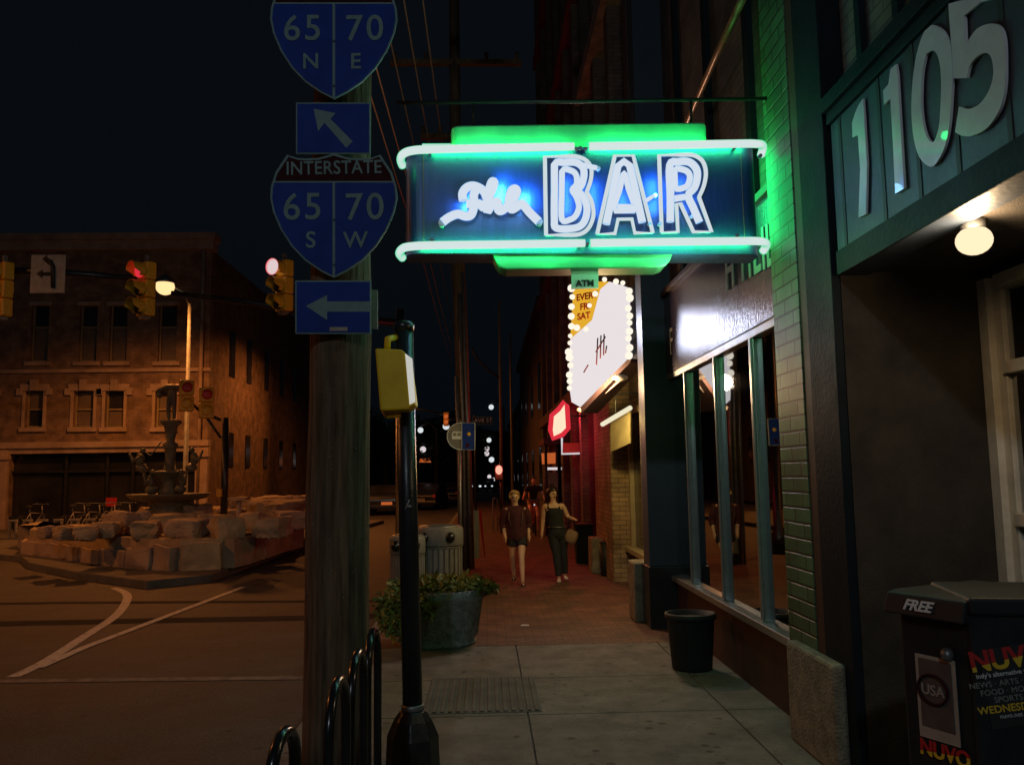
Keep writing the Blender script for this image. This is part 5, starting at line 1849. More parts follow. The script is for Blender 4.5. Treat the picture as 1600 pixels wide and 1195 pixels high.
tag(MB().box(at(924, 885, Y=14.9).x, at(924, 885, Y=14.9).x + .2, 14.8, 15.3, 0, at(930, 840, Y=14.9).z).build('stone_block', 'stone_base', bevel=.02), 'pale stone block at the foot of the yellow lit brick pier', 'stone block')
# black bin beside that stone block
Yk = 14.5
p = at(947, 886, Y=Yk)
t_ = thing('trash_can', 'small narrow black bin beside the stone block of the yellow lit brick pier', 'trash can', (p.x, Yk, 0))
MB().lathe(p.x, Yk, [(.09, .004), (.1, at(965, 848, Y=Yk).z)], 20).build('body', 'bin_black', t_)
MB().lathe(p.x, Yk, [(.1, at(965, 848, Y=Yk).z), (.11, at(965, 848, Y=Yk).z + .01), (.105, at(965, 848, Y=Yk).z + .03), (.02, at(965, 848, Y=Yk).z + .06)], 20).build('lid', 'bin_black', t_)

# copper pipe running along the upper facade
t_ = tag(MB().tube([at(1162, -4, X=2.0), at(1120, 85, X=2.0), at(1076, 186, X=2.0), at(1060, 222, X=2.0)], .03, 10).build('roof_pipe', 'pipe_copper'), 'copper coloured pipe slanting along the upper facade above the neon sign', 'pipe')
t_ = tag(MB().tube([at(1100, 40, X=2.25), at(1050, 165, X=2.25)], .02, 6).build('gutter', 'limestone_dark'), 'thin dim gutter line left of the copper coloured pipe', 'gutter')

# marquee: angled face with bulbs, yellow corner, slanting lower edge
mq = thing('theatre_marquee', 'overexposed white theatre marquee edged with round bulbs', 'marquee', (1.5, 10.6, 3.0))
A = Vector((at(986, 500, Y=10.2).x, 10.2)); B = Vector((at(889, 550, Y=10.85).x, 10.85))
fdir = Vector((B.x - A.x, B.y - A.y, 0)); fl = fdir.length; fdir.normalize()
mn = Vector((fdir.y, -fdir.x, 0))
if mn.y > 0: mn = -mn
MP = Vector((A.x, A.y, 0))
def mqp(px, py, o=0.0):
    d = CROT @ Vector((px - PW / 2, -(py - PH / 2), -FPX))
    t = (MP + mn * o - CAM).dot(mn) / d.dot(mn)
    return CAM + d * t
MB().prism([mqp(*p) for p in ((984, 452), (985, 556), (907, 636), (893, 628), (889, 600), (891, 530), (925, 500), (938, 452), (952, 440))], -mn * .3).build('lit_face', 'marquee_lit', mq)
MB().prism([mqp(*p) for p in ((896, 440), (950, 440), (938, 452), (925, 500), (891, 530), (894, 480))], -mn * .28).build('yellow_panel', 'marquee_yellow', mq)
for (px, py, s_) in ((917, 463, 'EVERY'), (914, 479, 'FRI'), (912, 494, 'SAT')):
    text(s_, .12, mqp(px, py, .012), 'S', 'red_paint', mq, bold=.003, depth=.003, rot=Matrix((((-fdir.x), 0, mn.x), (-fdir.y, 0, mn.y), (0, 1, 0))).to_4x4())
m_ = MB()
for a, b in (((932, 570), (934, 528)), ((938, 560), (939, 524)), ((943, 555), (944, 522)), ((931, 550), (946, 526)), ((912, 582), (919, 570)), ((946, 552), (948, 540))):
    m_.tube([mqp(*a, .01), mqp(*b, .01)], .009, 5)
m_.build('marquee_mark', 'sign_red', mq)
m_ = MB()
bp__ = [(983, 455 + i * 12.5) for i in range(9)] + [(893, 450 + i * 14.5) for i in range(5)] + [(890, 524 + i * 12) for i in range(8)] + [(945, 437), (930, 458), (962, 440), (974, 444), (908, 440), (922, 476), (902, 512), (915, 515)]
for p in bp__:
    m_.ball(mqp(p[0] + random.uniform(-1.5, 1.5), p[1] + random.uniform(-2, 2), .02), random.uniform(.03, .054), 2)
m_.build('bulbs', 'bulb', mq)['kind'] = 'stuff'
MB().prism([mqp(*p, .005) for p in ((985, 557), (985, 566), (910, 644), (906, 637))], -mn * .34).build('lower_trim', 'maroon_dark', mq)
MB().tube([mqp(975, 589, -.1), mqp(912, 641, -.1)], .016, 8).build('trim_pipe', 'cream', mq)
MB().ball(mqp(969, 590, .0), .085, 2, (1.2, 1, .5)).ball(mqp(905, 641, 0), .035, 2).build('end_light', 'cream', mq)
MB().prism([mqp(984.5, 448, .01), mqp(1003, 448, .01), mqp(1003, 560, .01), mqp(984.5, 560, .01)], -mn * .34).build('end_panel', 'teal_paint', mq)
MB().box(1.84, 2.4, 10.42, 10.8, 3.3, 4.0).build('wall_arm', 'teal_dark', mq)
mrot = mn.to_track_quat('-Z', 'Z').to_euler()
lamp('AREA', mqp(950, 520, .08), 20, (.72, .76, 1.0), .32, rot=mrot, sy=.5, name='marquee_light')
lamp('POINT', mqp(930, 600, .25), 85, (1.0, .62, .34), .1, name='marquee_light')
# hanging lit board below it
Yh2 = 12.4
hb = thing('hanging_board', 'yellow board hung below the marquee under a bright tube light', 'sign', at(970, 670, Y=Yh2))
MB().prism([at(954, 655, Y=Yh2 + .6), at(985, 640, Y=Yh2), at(985, 692, Y=Yh2), at(954, 706, Y=Yh2 + .6)], (.03, .05, 0)).build('board', 'cream_dim', hb)
MB().tube([at(941, 663, Y=Yh2 + .3), at(985, 637, Y=Yh2 - .45)], .035, 10).build('tube_light', 'fluoro', hb)
MB().tube([at(962, 650, Y=Yh2 + .0), at(962, 615, Y=Yh2 + .0), (2.4, Yh2, at(962, 615, Y=Yh2).z)], .012, 6).build('hanger', 'black_metal', hb)
q = at(962, 660, Y=Yh2 - .25)
lamp('POINT', q + Vector((-.12, -.12, 0)), 48, (1.0, .72, .22), .06, name='tube_light')

# ================================================================== red lit shop beyond
rs = thing('red_shop', 'dark shop beyond the theatre washed in red neon light', 'building', (2.3, 22, 0))
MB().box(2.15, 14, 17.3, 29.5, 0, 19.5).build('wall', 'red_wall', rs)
m_ = MB()
for y0 in (17.4, 19.4, 21.6, 24.0, 26.5, 28.9):
    m_.box(2.0, 2.16, y0, y0 + .35, 0, 19)
build_each(m_, 'pilaster', 'dark_brick', rs)
m_ = MB()
for z0 in (3.3, 7.5, 12, 16.5):
    m_.box(1.92, 2.16, 17.3, 29.5, z0, z0 + .3)
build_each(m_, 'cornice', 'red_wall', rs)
m_ = MB()
for y0 in (17.9, 19.9, 22.2, 24.5, 27):
    m_.box(2.1, 2.17, y0, y0 + 1.2, .5, 2.9)
    for z0 in (4.6, 8.6, 13):
        m_.box(2.13, 2.17, y0 + .2, y0 + 1.0, z0, z0 + 1.9)
build_each(m_, 'shop_pane', 'window_dark', rs)
# projecting vestibule with the orange square sign and a poster
Yv = 24.0
vx0, vx1 = at(850, 740, Y=Yv).x, 2.2
vs = thing('vestibule', 'dark red porch projecting onto the pavement with a lit poster and orange square sign', 'porch', (vx0, Yv, 0))
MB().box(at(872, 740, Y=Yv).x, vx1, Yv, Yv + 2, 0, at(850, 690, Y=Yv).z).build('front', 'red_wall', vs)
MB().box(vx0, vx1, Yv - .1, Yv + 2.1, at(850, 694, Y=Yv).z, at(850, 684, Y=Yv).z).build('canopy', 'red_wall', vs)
MB().tube([(vx0 + .06, Yv, 0), (vx0 + .06, Yv, at(850, 694, Y=Yv).z)], .05, 8).build('post', 'maroon_dark', vs)
MB().prism([at(x, y, Y=Yv - .02) for x, y in ((846, 708), (868, 707), (868, 724), (847, 725))], (0, .04, 0)).build('orange_sign', 'orange_lit', vs)
MB().prism([at(x, y, Y=Yv - .02) for x, y in ((854, 730), (871, 730), (871, 734), (854, 734))], (0, .04, 0)).build('lit_strip', 'lamp_pink', vs)
MB().prism([at(x, y, Y=Yv - .01) for x, y in ((855, 738), (872, 738), (872, 775), (855, 775))], (0, .04, 0)).build('poster', 'cream_dim', vs)
# red neon blade
Yz = 17.2
nb2 = thing('red_neon_sign', 'small overexposed red neon blade sign below the marquee', 'neon sign', at(873, 657, Y=Yz))
MB().prism([at(x, y, Y=Yz) for x, y in ((863, 648), (873, 640), (880, 629), (884, 634), (886, 668), (878, 677), (865, 682), (862, 672))], (0, .12, 0)).build('lit_face', mat('neon_face_pink', (.7, .5, .5), emit=(1.0, .72, .5), es=1.1), nb2)
m_ = MB()
m_.tube([at(x, y, Y=Yz - .03) for x, y in ((862, 649), (873, 639), (881, 628), (886, 634), (888, 669), (879, 679), (864, 685), (860, 672))], .05, 8, closed=True)
m_.build('neon_rim', 'red_lit', nb2)
MB().tube([at(887, 650, Y=Yz + .05), at(915, 650, Y=Yz + .05)], .02, 6).build('bracket', 'black_metal', nb2)
for dx, dy, dz, e in ((-.3, -.3, -.1, 22), (.05, -.35, -.3, 14), (.2, .9, .1, 34)):
    lamp('POINT', at(873, 660, Y=Yz) + Vector((dx, dy, dz)), e, (1, .03, .07), .08, name='neon_light')
# framed red sign lower right of it
Yw = 18.0
t_ = thing('framed_sign', 'small red sign with a white tube frame right of the red neon blade', 'sign', at(896, 700, Y=Yw))
MB().prism([at(x, y, Y=Yw) for x, y in ((880, 692), (914, 692), (914, 707), (880, 707))], (0, .06, 0)).build('panel', 'red_paint', t_)
MB().tube([at(x, y, Y=Yw - .02) for x, y in ((878, 684), (878, 709), (915, 708), (915, 685))], .022, 8).build('frame', 'lamp_pink', t_)
MB().tube([at(897, 709, Y=Yw), at(897, 716, Y=Yw)], .02, 6).tube([at(920, 660, Y=Yw), at(920, 720, Y=Yw)], .05, 8).build('hanger', 'red_paint', t_)
# dark planter box by the red shop
Yq = 16.6
p = at(912, 866, Y=Yq)
t_ = thing('planter_box', 'tall dark square planter box at the foot of the red lit pilaster', 'planter box', (p.x, Yq, 0))
hw_ = 14 * Yq / FPX
MB().prism([(p.x - hw_ * .85, Yq - .15, 0), (p.x + hw_, Yq - .15, 0), (p.x + hw_, Yq + .15, 0), (p.x - hw_ * .85, Yq + .15, 0)], (0, 0, at(912, 823, Y=Yq).z)).build('box', 'teal_dark', t_, bevel=.01)
MB().box(p.x - hw_ * .95, p.x + hw_ * 1.05, Yq - .18, Yq + .18, at(912, 823, Y=Yq).z, at(912, 818, Y=Yq).z).build('rim', 'teal_dark', t_, bevel=.006)
MB().ball((p.x, Yq, at(912, 818, Y=Yq).z - .02), .12, 2, (1.1, .9, .4), .4, 2).build('soil', 'bark', t_)

q = at(820, 977, Z=.006)
tag(MB().prism([(q.x - .05, q.y - .02, .002), (q.x + .04, q.y - .03, .002), (q.x + .05, q.y + .02, .002), (q.x - .03, q.y + .03, .002)], (0, 0, .012)).build('paper_scrap', 'shoe_white'), 'tiny white paper scrap lying on the brick pavement', 'litter')

# ================================================================== PEOPLE
def garment(name, m, parent, H, J, rings, limbs):
    """cloth shell: elliptical rings round the spine plus sleeve or leg tubes; all as fractions of the height."""
    mb = MB()
    pel, nk = Vector(J['pelvis']), Vector(J['neck'])
    prev = None
    n = 24
    for z, rx, ry in rings:
        u = (z - pel.z) / (nk.z - pel.z)
        c = pel + (nk - pel) * u
        rg_ = []
        for k in range(n):
            a = 2 * PI * k / n
            w = 1 + .05 * noise.noise(Vector((math.cos(a) * 2.2, z * 22, math.sin(a) * 2.2)))
            rg_.append(mb.b.verts.new(Vector((c.x + rx * w * math.cos(a), c.y + ry * w * math.sin(a), z)) * H))
        if prev:
            for k in range(n):
                f = mb.b.faces.new((prev[k], prev[(k + 1) % n], rg_[(k + 1) % n], rg_[k]))
                f.smooth = True
        prev = rg_
    for pts, rr in limbs:
        P_ = [Vector(p) * H for p in pts]
        if len(P_) > 2:
            P_ = smooth(P_, 4)
            rr = [rr[min(i // 4, len(rr) - 1)] + (rr[min(i // 4 + 1, len(rr) - 1)] - rr[min(i // 4, len(rr) - 1)]) * (i % 4) / 4 for i in range(len(P_))]
        rr = [r * (1 + .07 * noise.noise(Vector((i * .8, r * 90, 3)))) for i, r in enumerate(rr)]
        mb.tube(P_, [r * H for r in rr], 14, caps=True)
    o = mb.build(name, m, parent, local=True)
    ss = o.modifiers.new('sub', 'SUBSURF')
    ss.levels = ss.render_levels = 1
    return o


def person(label, loc, H, J, clothes, hair, face_turn=0.0):
    """J: joint name -> (x, y, z) as fractions of the height; x to the photo's right, -y towards the camera."""
    t_ = thing('person', label, 'person', loc)
    P = {}
    names_, verts, radii, edges = [], [], [], []

    def add(n, p, r):
        names_.append(n)
        verts.append(Vector(p) * H)
        radii.append(tuple(x * H for x in r) if isinstance(r, tuple) else r * H)
        P[n] = len(verts) - 1
        return P[n]

    def link(a, b): edges.append((P[a], P[b]))
    pel, che = Vector(J['pelvis']), Vector(J['chest'])
    nk, hd = Vector(J['neck']), Vector(J['head'])
    add('pelvis', pel, (.082, .058))
    add('waist', pel.lerp(che, .45), (.066, .05))
    add('chest', che, (.082, .06))
    add('neckb', nk - Vector((0, 0, .012)), (.036, .034))
    add('necku', nk + (hd - nk) * .35, (.03, .031))
    add('jaw', hd + Vector((0, -.008, -.03)), (.032, .036))
    add('skull', hd + Vector((0, .002, .012)), (.043, .051))
    add('crown', hd + Vector((0, .004, .047)), (.03, .036))
    for a, b in (('pelvis', 'waist'), ('waist', 'chest'), ('chest', 'neckb'), ('neckb', 'necku'), ('necku', 'jaw'), ('jaw', 'skull'), ('skull', 'crown')): link(a, b)
    fdir_ = Vector((math.sin(face_turn), -math.cos(face_turn), 0))
    add('nose', hd + fdir_ * .060 + Vector((0, 0, -.006)), .007)
    link('skull', 'nose')
    for s, sg in (('l', -1), ('r', 1)):
        sh_ = nk + Vector((sg * J.get('sw', .105), 0, -.032))
        add('ear' + s, hd + Vector((sg * .046, .004, -.002)), .009)
        link('skull', 'ear' + s)
        add('sh' + s, sh_, .034)
        add('el' + s, J['el' + s], .025)
        wr_ = Vector(J['wr' + s])
        add('wr' + s, wr_, .0165)
        dd = (wr_ - Vector(J['el' + s])).normalized()
        pm = wr_ + dd * .03
        add('pm' + s, pm, (.022, .013))
        link('chest', 'sh' + s); link('sh' + s, 'el' + s); link('el' + s, 'wr' + s); link('wr' + s, 'pm' + s)
        side = Vector((0, 1, 0)).cross(dd)
        if side.length < .1: side = Vector((1, 0, 0))
        side.normalize()
        fwd_ = Vector((0, -1, 0))
        for k, ln in enumerate((.038, .043, .04, .031)):
            o_ = (k - 1.5) * .0115
            a = add('f%s%d' % (s, k), pm + fwd_ * o_ + dd * (.012 + ln * .5), .0055)
            b = add('g%s%d' % (s, k), pm + fwd_ * o_ * 1.2 + dd * (.01 + ln) + side * .008 * -sg, .0045)
            edges.append((P['pm' + s], a)); edges.append((a, b))
        a = add('th' + s, wr_ + dd * .028 + fwd_ * .026, .006)
        edges.append((P['wr' + s], a))
        b = add('ti' + s, wr_ + dd * .048 + fwd_ * .034, .005)
        edges.append((a, b))
        hp_ = pel + Vector((sg * .048, 0, -.03))
        add('hi' + s, hp_, .056)
        kn, an = Vector(J['kn' + s]), Vector(J['an' + s])
        add('tg' + s, hp_.lerp(kn, .5), .047)
        add('kn' + s, kn, .032)
        add('cf' + s, kn.lerp(an, .35) + Vector((0, .008, 0)), .032)
        add('an' + s, an, .019)
        add('he' + s, an + Vector((0, .012, -.026)), .018)
        add('to' + s, an + Vector((sg * .008, -.085, -.028)), (.02, .012))
        for a, b in (('pelvis', 'hi' + s), ('hi' + s, 'tg' + s), ('tg' + s, 'kn' + s), ('kn' + s, 'cf' + s), ('cf' + s, 'an' + s), ('an' + s, 'he' + s), ('he' + s, 'to' + s)): link(a, b)
    skin_mesh('body', verts, edges, radii, 'skin', t_, 2, 0)
    # clothing: sub-skeletons a little fatter than the body
    for nm, m__, joints, grow in clothes:
        idx = {}
        vv, rr_ = [], []
        for j in joints:
            key, k = (j, 1.0) if isinstance(j, str) else j
            base_, u = key, None
            if '>' in key:
                a, b, u = key.split('>')
                p_ = verts[P[a]].lerp(verts[P[b]], float(u))
                ra, rb_ = radii[P[a]], radii[P[b]]
                ra = ra if isinstance(ra, tuple) else (ra, ra)
                rb_ = rb_ if isinstance(rb_, tuple) else (rb_, rb_)
                r_ = tuple(x + (y - x) * float(u) for x, y in zip(ra, rb_))
            else:
                p_ = verts[P[key]]
                r_ = radii[P[key]]
                r_ = r_ if isinstance(r_, tuple) else (r_, r_)
            idx[key] = len(vv)
            vv.append(p_)
            rr_.append(tuple(x * k + grow * H for x in r_))
        ee = []
        order = {frozenset((verts_name(a, names_), verts_name(b, names_))) for a, b in edges}
        keys = list(idx)
        for a in keys:
            for b in keys:
                if idx[a] < idx[b]:
                    aa, bb = a.split('>'), b.split('>')
                    if len(aa) == 1 and len(bb) == 1 and frozenset((a, b)) in order: ee.append((idx[a], idx[b]))
                    elif len(bb) == 3 and len(aa) == 1 and bb[0] == a: ee.append((idx[a], idx[b]))
                    elif len(aa) == 3 and len(bb) == 1 and aa[0] == b: ee.append((idx[a], idx[b]))
        skin_mesh(nm, vv, ee, rr_, m__, t_, 2, 0)
    hc = hd * H
    e_ = MB()
    sdv = Vector((-fdir_.y, fdir_.x, 0))
    for sg in (-1, 1):
        e_.ball(hc + (fdir_ * .046 + sdv * .018 * sg + Vector((0, 0, .006))) * H, .0065 * H, 2)
    e_.build('eyes', 'eye', t_, local=True)
    MB().ball(hc + (fdir_ * .045 + Vector((0, 0, -.034))) * H, .012 * H, 2, (1.1, .5, .35)).build('mouth', 'lip', t_, local=True)
    hb_ = MB()
    if hair[0] == 'short':
        n0 = 0
        hb_.ball(hc + Vector((0, .010, .018)) * H, .066 * H, 3, (.92, .98, .95), .10, 2)
        for v in list(hb_.b.verts):
            rel = v.co - hc
            if rel.dot(fdir_) > .026 * H and rel.z < .038 * H:
                v.co -= fdir_ * (.03 * H)
    elif hair[0] == 'bun':
        hb_.ball(hc + Vector((0, .010, .016)) * H, .068 * H, 3, (1.0, 1.0, 1.02), .12, 5)
        for v in list(hb_.b.verts):
            rel = v.co - hc
            if rel.dot(fdir_) > .026 * H and rel.z < .026 * H:
                v.co -= fdir_ * (.035 * H)
        hb_.ball(hc + Vector((-.008, .02, .078)) * H, .032 * H, 2, (1.1, 1, .9), .3, 3)
        hb_.ball(hc + Vector((-.035, .03, -.03)) * H, .035 * H, 2, (.7, .8, 1.5), .3, 6)
    else:
        hb_.ball(hc + Vector((0, .02, .028)) * H, .046 * H, 3, (.92, .98, .8), .06, 2)
    hb_.build('hair', hair[1], t_, local=True)
    return t_


def verts_name(i, names_): return names_[i]


YW1 = 13.7
o1 = at(809, 908, Z=0.0); o1.y = 13.6; o1.x = at(809, 908, Y=13.6).x
H1 = at(806, 768, Y=13.6).z / .985
mpx = 13.6 / FPX / H1
def jx(px): return (px - 809) * mpx
def jz(py): return at(806, py, Y=13.6).z / H1
J1 = dict(pelvis=(jx(809), .0, .53), chest=(jx(809), -.01, .72), neck=(jx(807), -.015, .835), head=(jx(806), -.03, .925), sw=.108,
          ell=(jx(787), .02, .645), wrl=(jx(790), -.02, .525), elr=(jx(827), .03, .64), wrr=(jx(827), -.03, .52),
          knl=(jx(801), .02, .30), anl=(jx(804), .13, .075), knr=(jx(815), -.09, .285), anr=(jx(816), -.12, .04))
w1 = person('woman with short blond hair walking in a maroon sweater, dark shorts and bare legs', (o1.x, 13.6, 0), H1, J1, [
    ('shoes', 'cloth_black', ['hel', 'tol'], .003), ('shoes', 'cloth_black', ['her', 'tor'], .003)], ('short', 'hair_blond'))
def lerp3(a, b, u): return Vector(a) + (Vector(b) - Vector(a)) * u
def shd(J, sg, w=.105): return Vector(J['neck']) + Vector((sg * w, 0, -.035))
garment('sweater', 'cloth_maroon', w1, H1, J1, [(.475, .098, .078), (.50, .108, .084), (.56, .108, .084), (.63, .102, .08), (.70, .112, .082), (.76, .122, .08), (.80, .116, .07), (.825, .078, .052), (.838, .042, .04)],
        [([shd(J1, -1, .085), lerp3(shd(J1, -1), J1['ell'], .5), J1['ell'], lerp3(J1['ell'], J1['wrl'], .45)], [.06, .054, .044, .036]),
         ([shd(J1, 1, .085), lerp3(shd(J1, 1), J1['elr'], .5), J1['elr'], lerp3(J1['elr'], J1['wrr'], .45)], [.06, .054, .044, .036])])
def hipj(J, sg): return Vector(J['pelvis']) + Vector((sg * .05, 0, -.035))
garment('shorts', 'cloth_navy', w1, H1, J1, [(.56, .088, .07), (.52, .1, .078), (.49, .106, .08), (.46, .1, .07)],
        [([hipj(J1, -1), lerp3(hipj(J1, -1), J1['knl'], .25), lerp3(hipj(J1, -1), J1['knl'], .42)], [.062, .064, .064]),
         ([hipj(J1, 1), lerp3(hipj(J1, 1), J1['knr'], .25), lerp3(hipj(J1, 1), J1['knr'], .42)], [.062, .064, .064])])
for sg in (-1, 1):
    m_ = MB()
    m_.tube([Vector((J1['neck'][0] + .07 * sg, -.085, .77)) * H1, Vector((J1['neck'][0] + .075 * sg, -.09, .70)) * H1, Vector((J1['neck'][0] + .05 * sg, -.088, .62)) * H1], .006, 5)
    m_.build('sweater_stripe', 'cloth_grey', w1, local=True)
o2 = at(875, 906, Y=13.9)
H2 = at(865, 757, Y=13.9).z / 1.02
mpx2 = 13.9 / FPX / H2
def kx(px): return (px - 872) * mpx2
J2 = dict(pelvis=(kx(872), .0, .535), chest=(kx(869), 0, .72), neck=(kx(867), .0, .835), head=(kx(866), -.015, .925), sw=.1,
          ell=(kx(851), .04, .65), wrl=(kx(849), .03, .52), elr=(kx(889), .02, .675), wrr=(kx(896), -.07, .655),
          knl=(kx(870), -.03, .29), anl=(kx(873), -.04, .04), knr=(kx(881), .03, .29), anr=(kx(884), .08, .055))
w2 = person('woman with dark pinned up hair, black tank top and black trousers, one arm out', (at(872, 900, Y=13.9).x, 13.9, 0), H2, J2, [
    ('shoes', 'shoe_white', ['hel', 'tol'], .003), ('shoes', 'shoe_white', ['her', 'tor'], .003)], ('bun', 'hair_dark'), face_turn=R(28))
garment('tank_top', 'cloth_black', w2, H2, J2, [(.55, .094, .072), (.58, .084, .068), (.62, .08, .066), (.68, .088, .07), (.72, .096, .076), (.75, .094, .072), (.775, .08, .062)],
        [([Vector(J2['neck']) + Vector((-.058, -.045, -.075)), Vector(J2['neck']) + Vector((-.062, 0, -.018)), Vector(J2['neck']) + Vector((-.058, .05, -.08))], [.014, .014, .014]),
         ([Vector(J2['neck']) + Vector((.058, -.045, -.075)), Vector(J2['neck']) + Vector((.062, 0, -.018)), Vector(J2['neck']) + Vector((.058, .05, -.08))], [.014, .014, .014])])
garment('trousers', 'cloth_black', w2, H2, J2, [(.585, .08, .064), (.55, .09, .072), (.51, .102, .078), (.475, .1, .074), (.45, .085, .06)],
        [([hipj(J2, -1), lerp3(hipj(J2, -1), J2['knl'], .5), J2['knl'], lerp3(J2['knl'], J2['anl'], .5), lerp3(J2['knl'], J2['anl'], .93)], [.062, .058, .046, .042, .034]),
         ([hipj(J2, 1), lerp3(hipj(J2, 1), J2['knr'], .5), J2['knr'], lerp3(J2['knr'], J2['anr'], .5), lerp3(J2['knr'], J2['anr'], .93)], [.062, .058, .046, .042, .034])])
m_ = MB()
m_.tube([Vector((J2['pelvis'][0] + .096 * math.cos(a), .078 * math.sin(a), .57)) * H2 for a in [2 * PI * i / 18 for i in range(18)]], .008, 6, closed=True)
m_.build('belt', 'grey_metal', w2, local=True)
bg_ = thing('handbag', 'dark handbag hanging from the arm of the woman in the tank top', 'handbag', Vector((at(893, 838, Y=13.85).x, 13.85, at(893, 838, Y=13.85).z)))
MB().ball(bg_.location, .13, 2, (.85, .4, 1.0), .3, 4).build('pouch', 'cloth_tan', bg_)
q = bg_.location
MB().tube([q + Vector((-.06, 0, .1)), q + Vector((-.03, 0, .28)), q + Vector((.03, 0, .28)), q + Vector((.07, 0, .1))], .01, 6).build('strap', 'cloth_black', bg_)

# cyclist farther back
Y3 = 24.5
x3 = at(834, 800, Y=Y3).x
bk = thing('bicycle', 'bicycle ridden towards the camera by the man in the dark shirt', 'bicycle', (x3, Y3, 0), rz=R(-90))
bike_parts(bk, 'red_paint')
MB().ball((.42, 0, .86), .022, 2).build('front_light', 'lamp_white', bk, local=True)
H3 = 1.62
J3 = dict(pelvis=(0, .16, .60), chest=(0, .0, .77), neck=(0, -.05, .865), head=(.01, -.09, .945), sw=.115,
          ell=(-.17, -.08, .68), wrl=(-.19, -.2, .645), elr=(.17, -.08, .70), wrr=(.18, -.2, .645),
          knl=(-.07, -.03, .40), anl=(-.07, .06, .2), knr=(.07, -.06, .33), anr=(.07, .02, .09))
person('man in a dark t-shirt riding a bicycle behind the two women', (x3, Y3, 0), H3, J3, [
    ('shirt', 'cloth_black', ['pelvis', 'waist', 'chest', 'neckb>necku>0.1', 'shl', 'shl>ell>0.6', 'shr', 'shr>elr>0.6'], .012),
    ('shorts', 'cloth_tan', ['pelvis', 'hil', 'tgl', 'hir', 'tgr'], .012),
    ('shoes', 'cloth_black', ['hel', 'tol'], .003), ('shoes', 'cloth_black', ['her', 'tor'], .003)], ('crop', 'hair_dark'))

# ================================================================== DISTANCE
def far_lamp(px, py, Y, rpx, m, lab):
    p = at(px, py, Y=Y)
    r = rpx * Y / FPX
    t_ = thing('street_lamp', lab, 'street lamp', (p.x + .9, Y + .3, 0))
    MB().tube([(p.x + .9, Y + .3, 0), (p.x + .9, Y + .3, p.z), (p.x + .5, Y + .2, p.z + r + .25), (p.x, Y, p.z + r + .1)], .06, 6).build('pole', 'black_metal', t_)
    MB().ball(p, r, 2).build('globe', m, t_)
    return t_


far_lamp(657, 672, 48, 4.6, 'lamp_white', 'bright white far street lamp right of the black signal pole, upper of two')
far_lamp(661, 702, 58, 4.8, 'lamp_pink', 'far street lamp just above the orange lit awning')
far_lamp(697, 666, 44, 5.4, 'lamp_white', 'bright far street lamp touching the left side of the bus stop sign')
far_lamp(767.5, 636, 60, 4.2, 'lamp_white', 'highest far street lamp, above the street name sign')
far_lamp(764, 687.5, 72, 3.9, 'lamp_white', 'far lamp right of the blue panel of the bus stop sign')
far_lamp(760.5, 700.5, 80, 4.3, 'lamp_pink', 'upper lamp of the touching pair below the bus stop sign')
far_lamp(760.5, 708.5, 90, 4.0, 'lamp_pink', 'lower lamp of the touching pair below the bus stop sign')
far_lamp(768, 718, 98, 4.4, 'lamp_white', 'far lamp just up left of the red traffic light')
far_lamp(764.5, 744.5, 105, 3.2, 'lamp_pink', 'tiny far lamp down left of the red traffic light')
far_lamp(771, 749, 112, 3.0, 'lamp_pink', 'tiny far lamp directly below the red traffic light')
# far red signal
Yr = 25
p = at(779.5, 734, Y=Yr)
t_ = thing('warning_light', 'small red warning light glowing on a thin post left of the man on the bicycle', 'warning light', (p.x, Yr, p.z))
MB().box(p.x - .13, p.x + .13, Yr + .05, Yr + .2, p.z - .3, p.z + .16).build('housing', 'black_metal', t_, bevel=.03)
MB().ball((p.x, Yr, p.z), .13, 3, (.85, .5, 1.1)).build('lens', neon('far_red', (1.0, .5, .36), (.9, .04, .01), .62), t_)
MB().tube([(p.x + .05, Yr + .2, 0), (p.x + .05, Yr + .2, p.z + .25)], .03, 8).build('post', 'black_metal', t_)
lamp('POINT', (p.x, Yr - .4, p.z), 14, (1, .06, .02), .1, name='signal_light')
# second red signal by the bus stop sign
p = at(697, 653, Y=43)
t_ = thing('traffic_light', 'small dim red signal above the bright lamp left of the bus stop sign', 'traffic light', p)
MB().box(p.x - .14, p.x + .14, 43.05, 43.25, p.z - .4, p.z + .3).build('housing', 'signal_yellow', t_, bevel=.03)
MB().ball(p - Vector((0, .0, -.08)), .11, 2, (1, .4, 1)).ball(p - Vector((0, .0, .2)), .11, 2, (1, .4, 1)).build('lens', 'orange_lit', t_)
MB().tube([at(697, 648, Y=43.15), at(660, 640, Y=43.15), at(600, 640, Y=43.15)], .05, 8).build('arm', 'black_metal', t_)


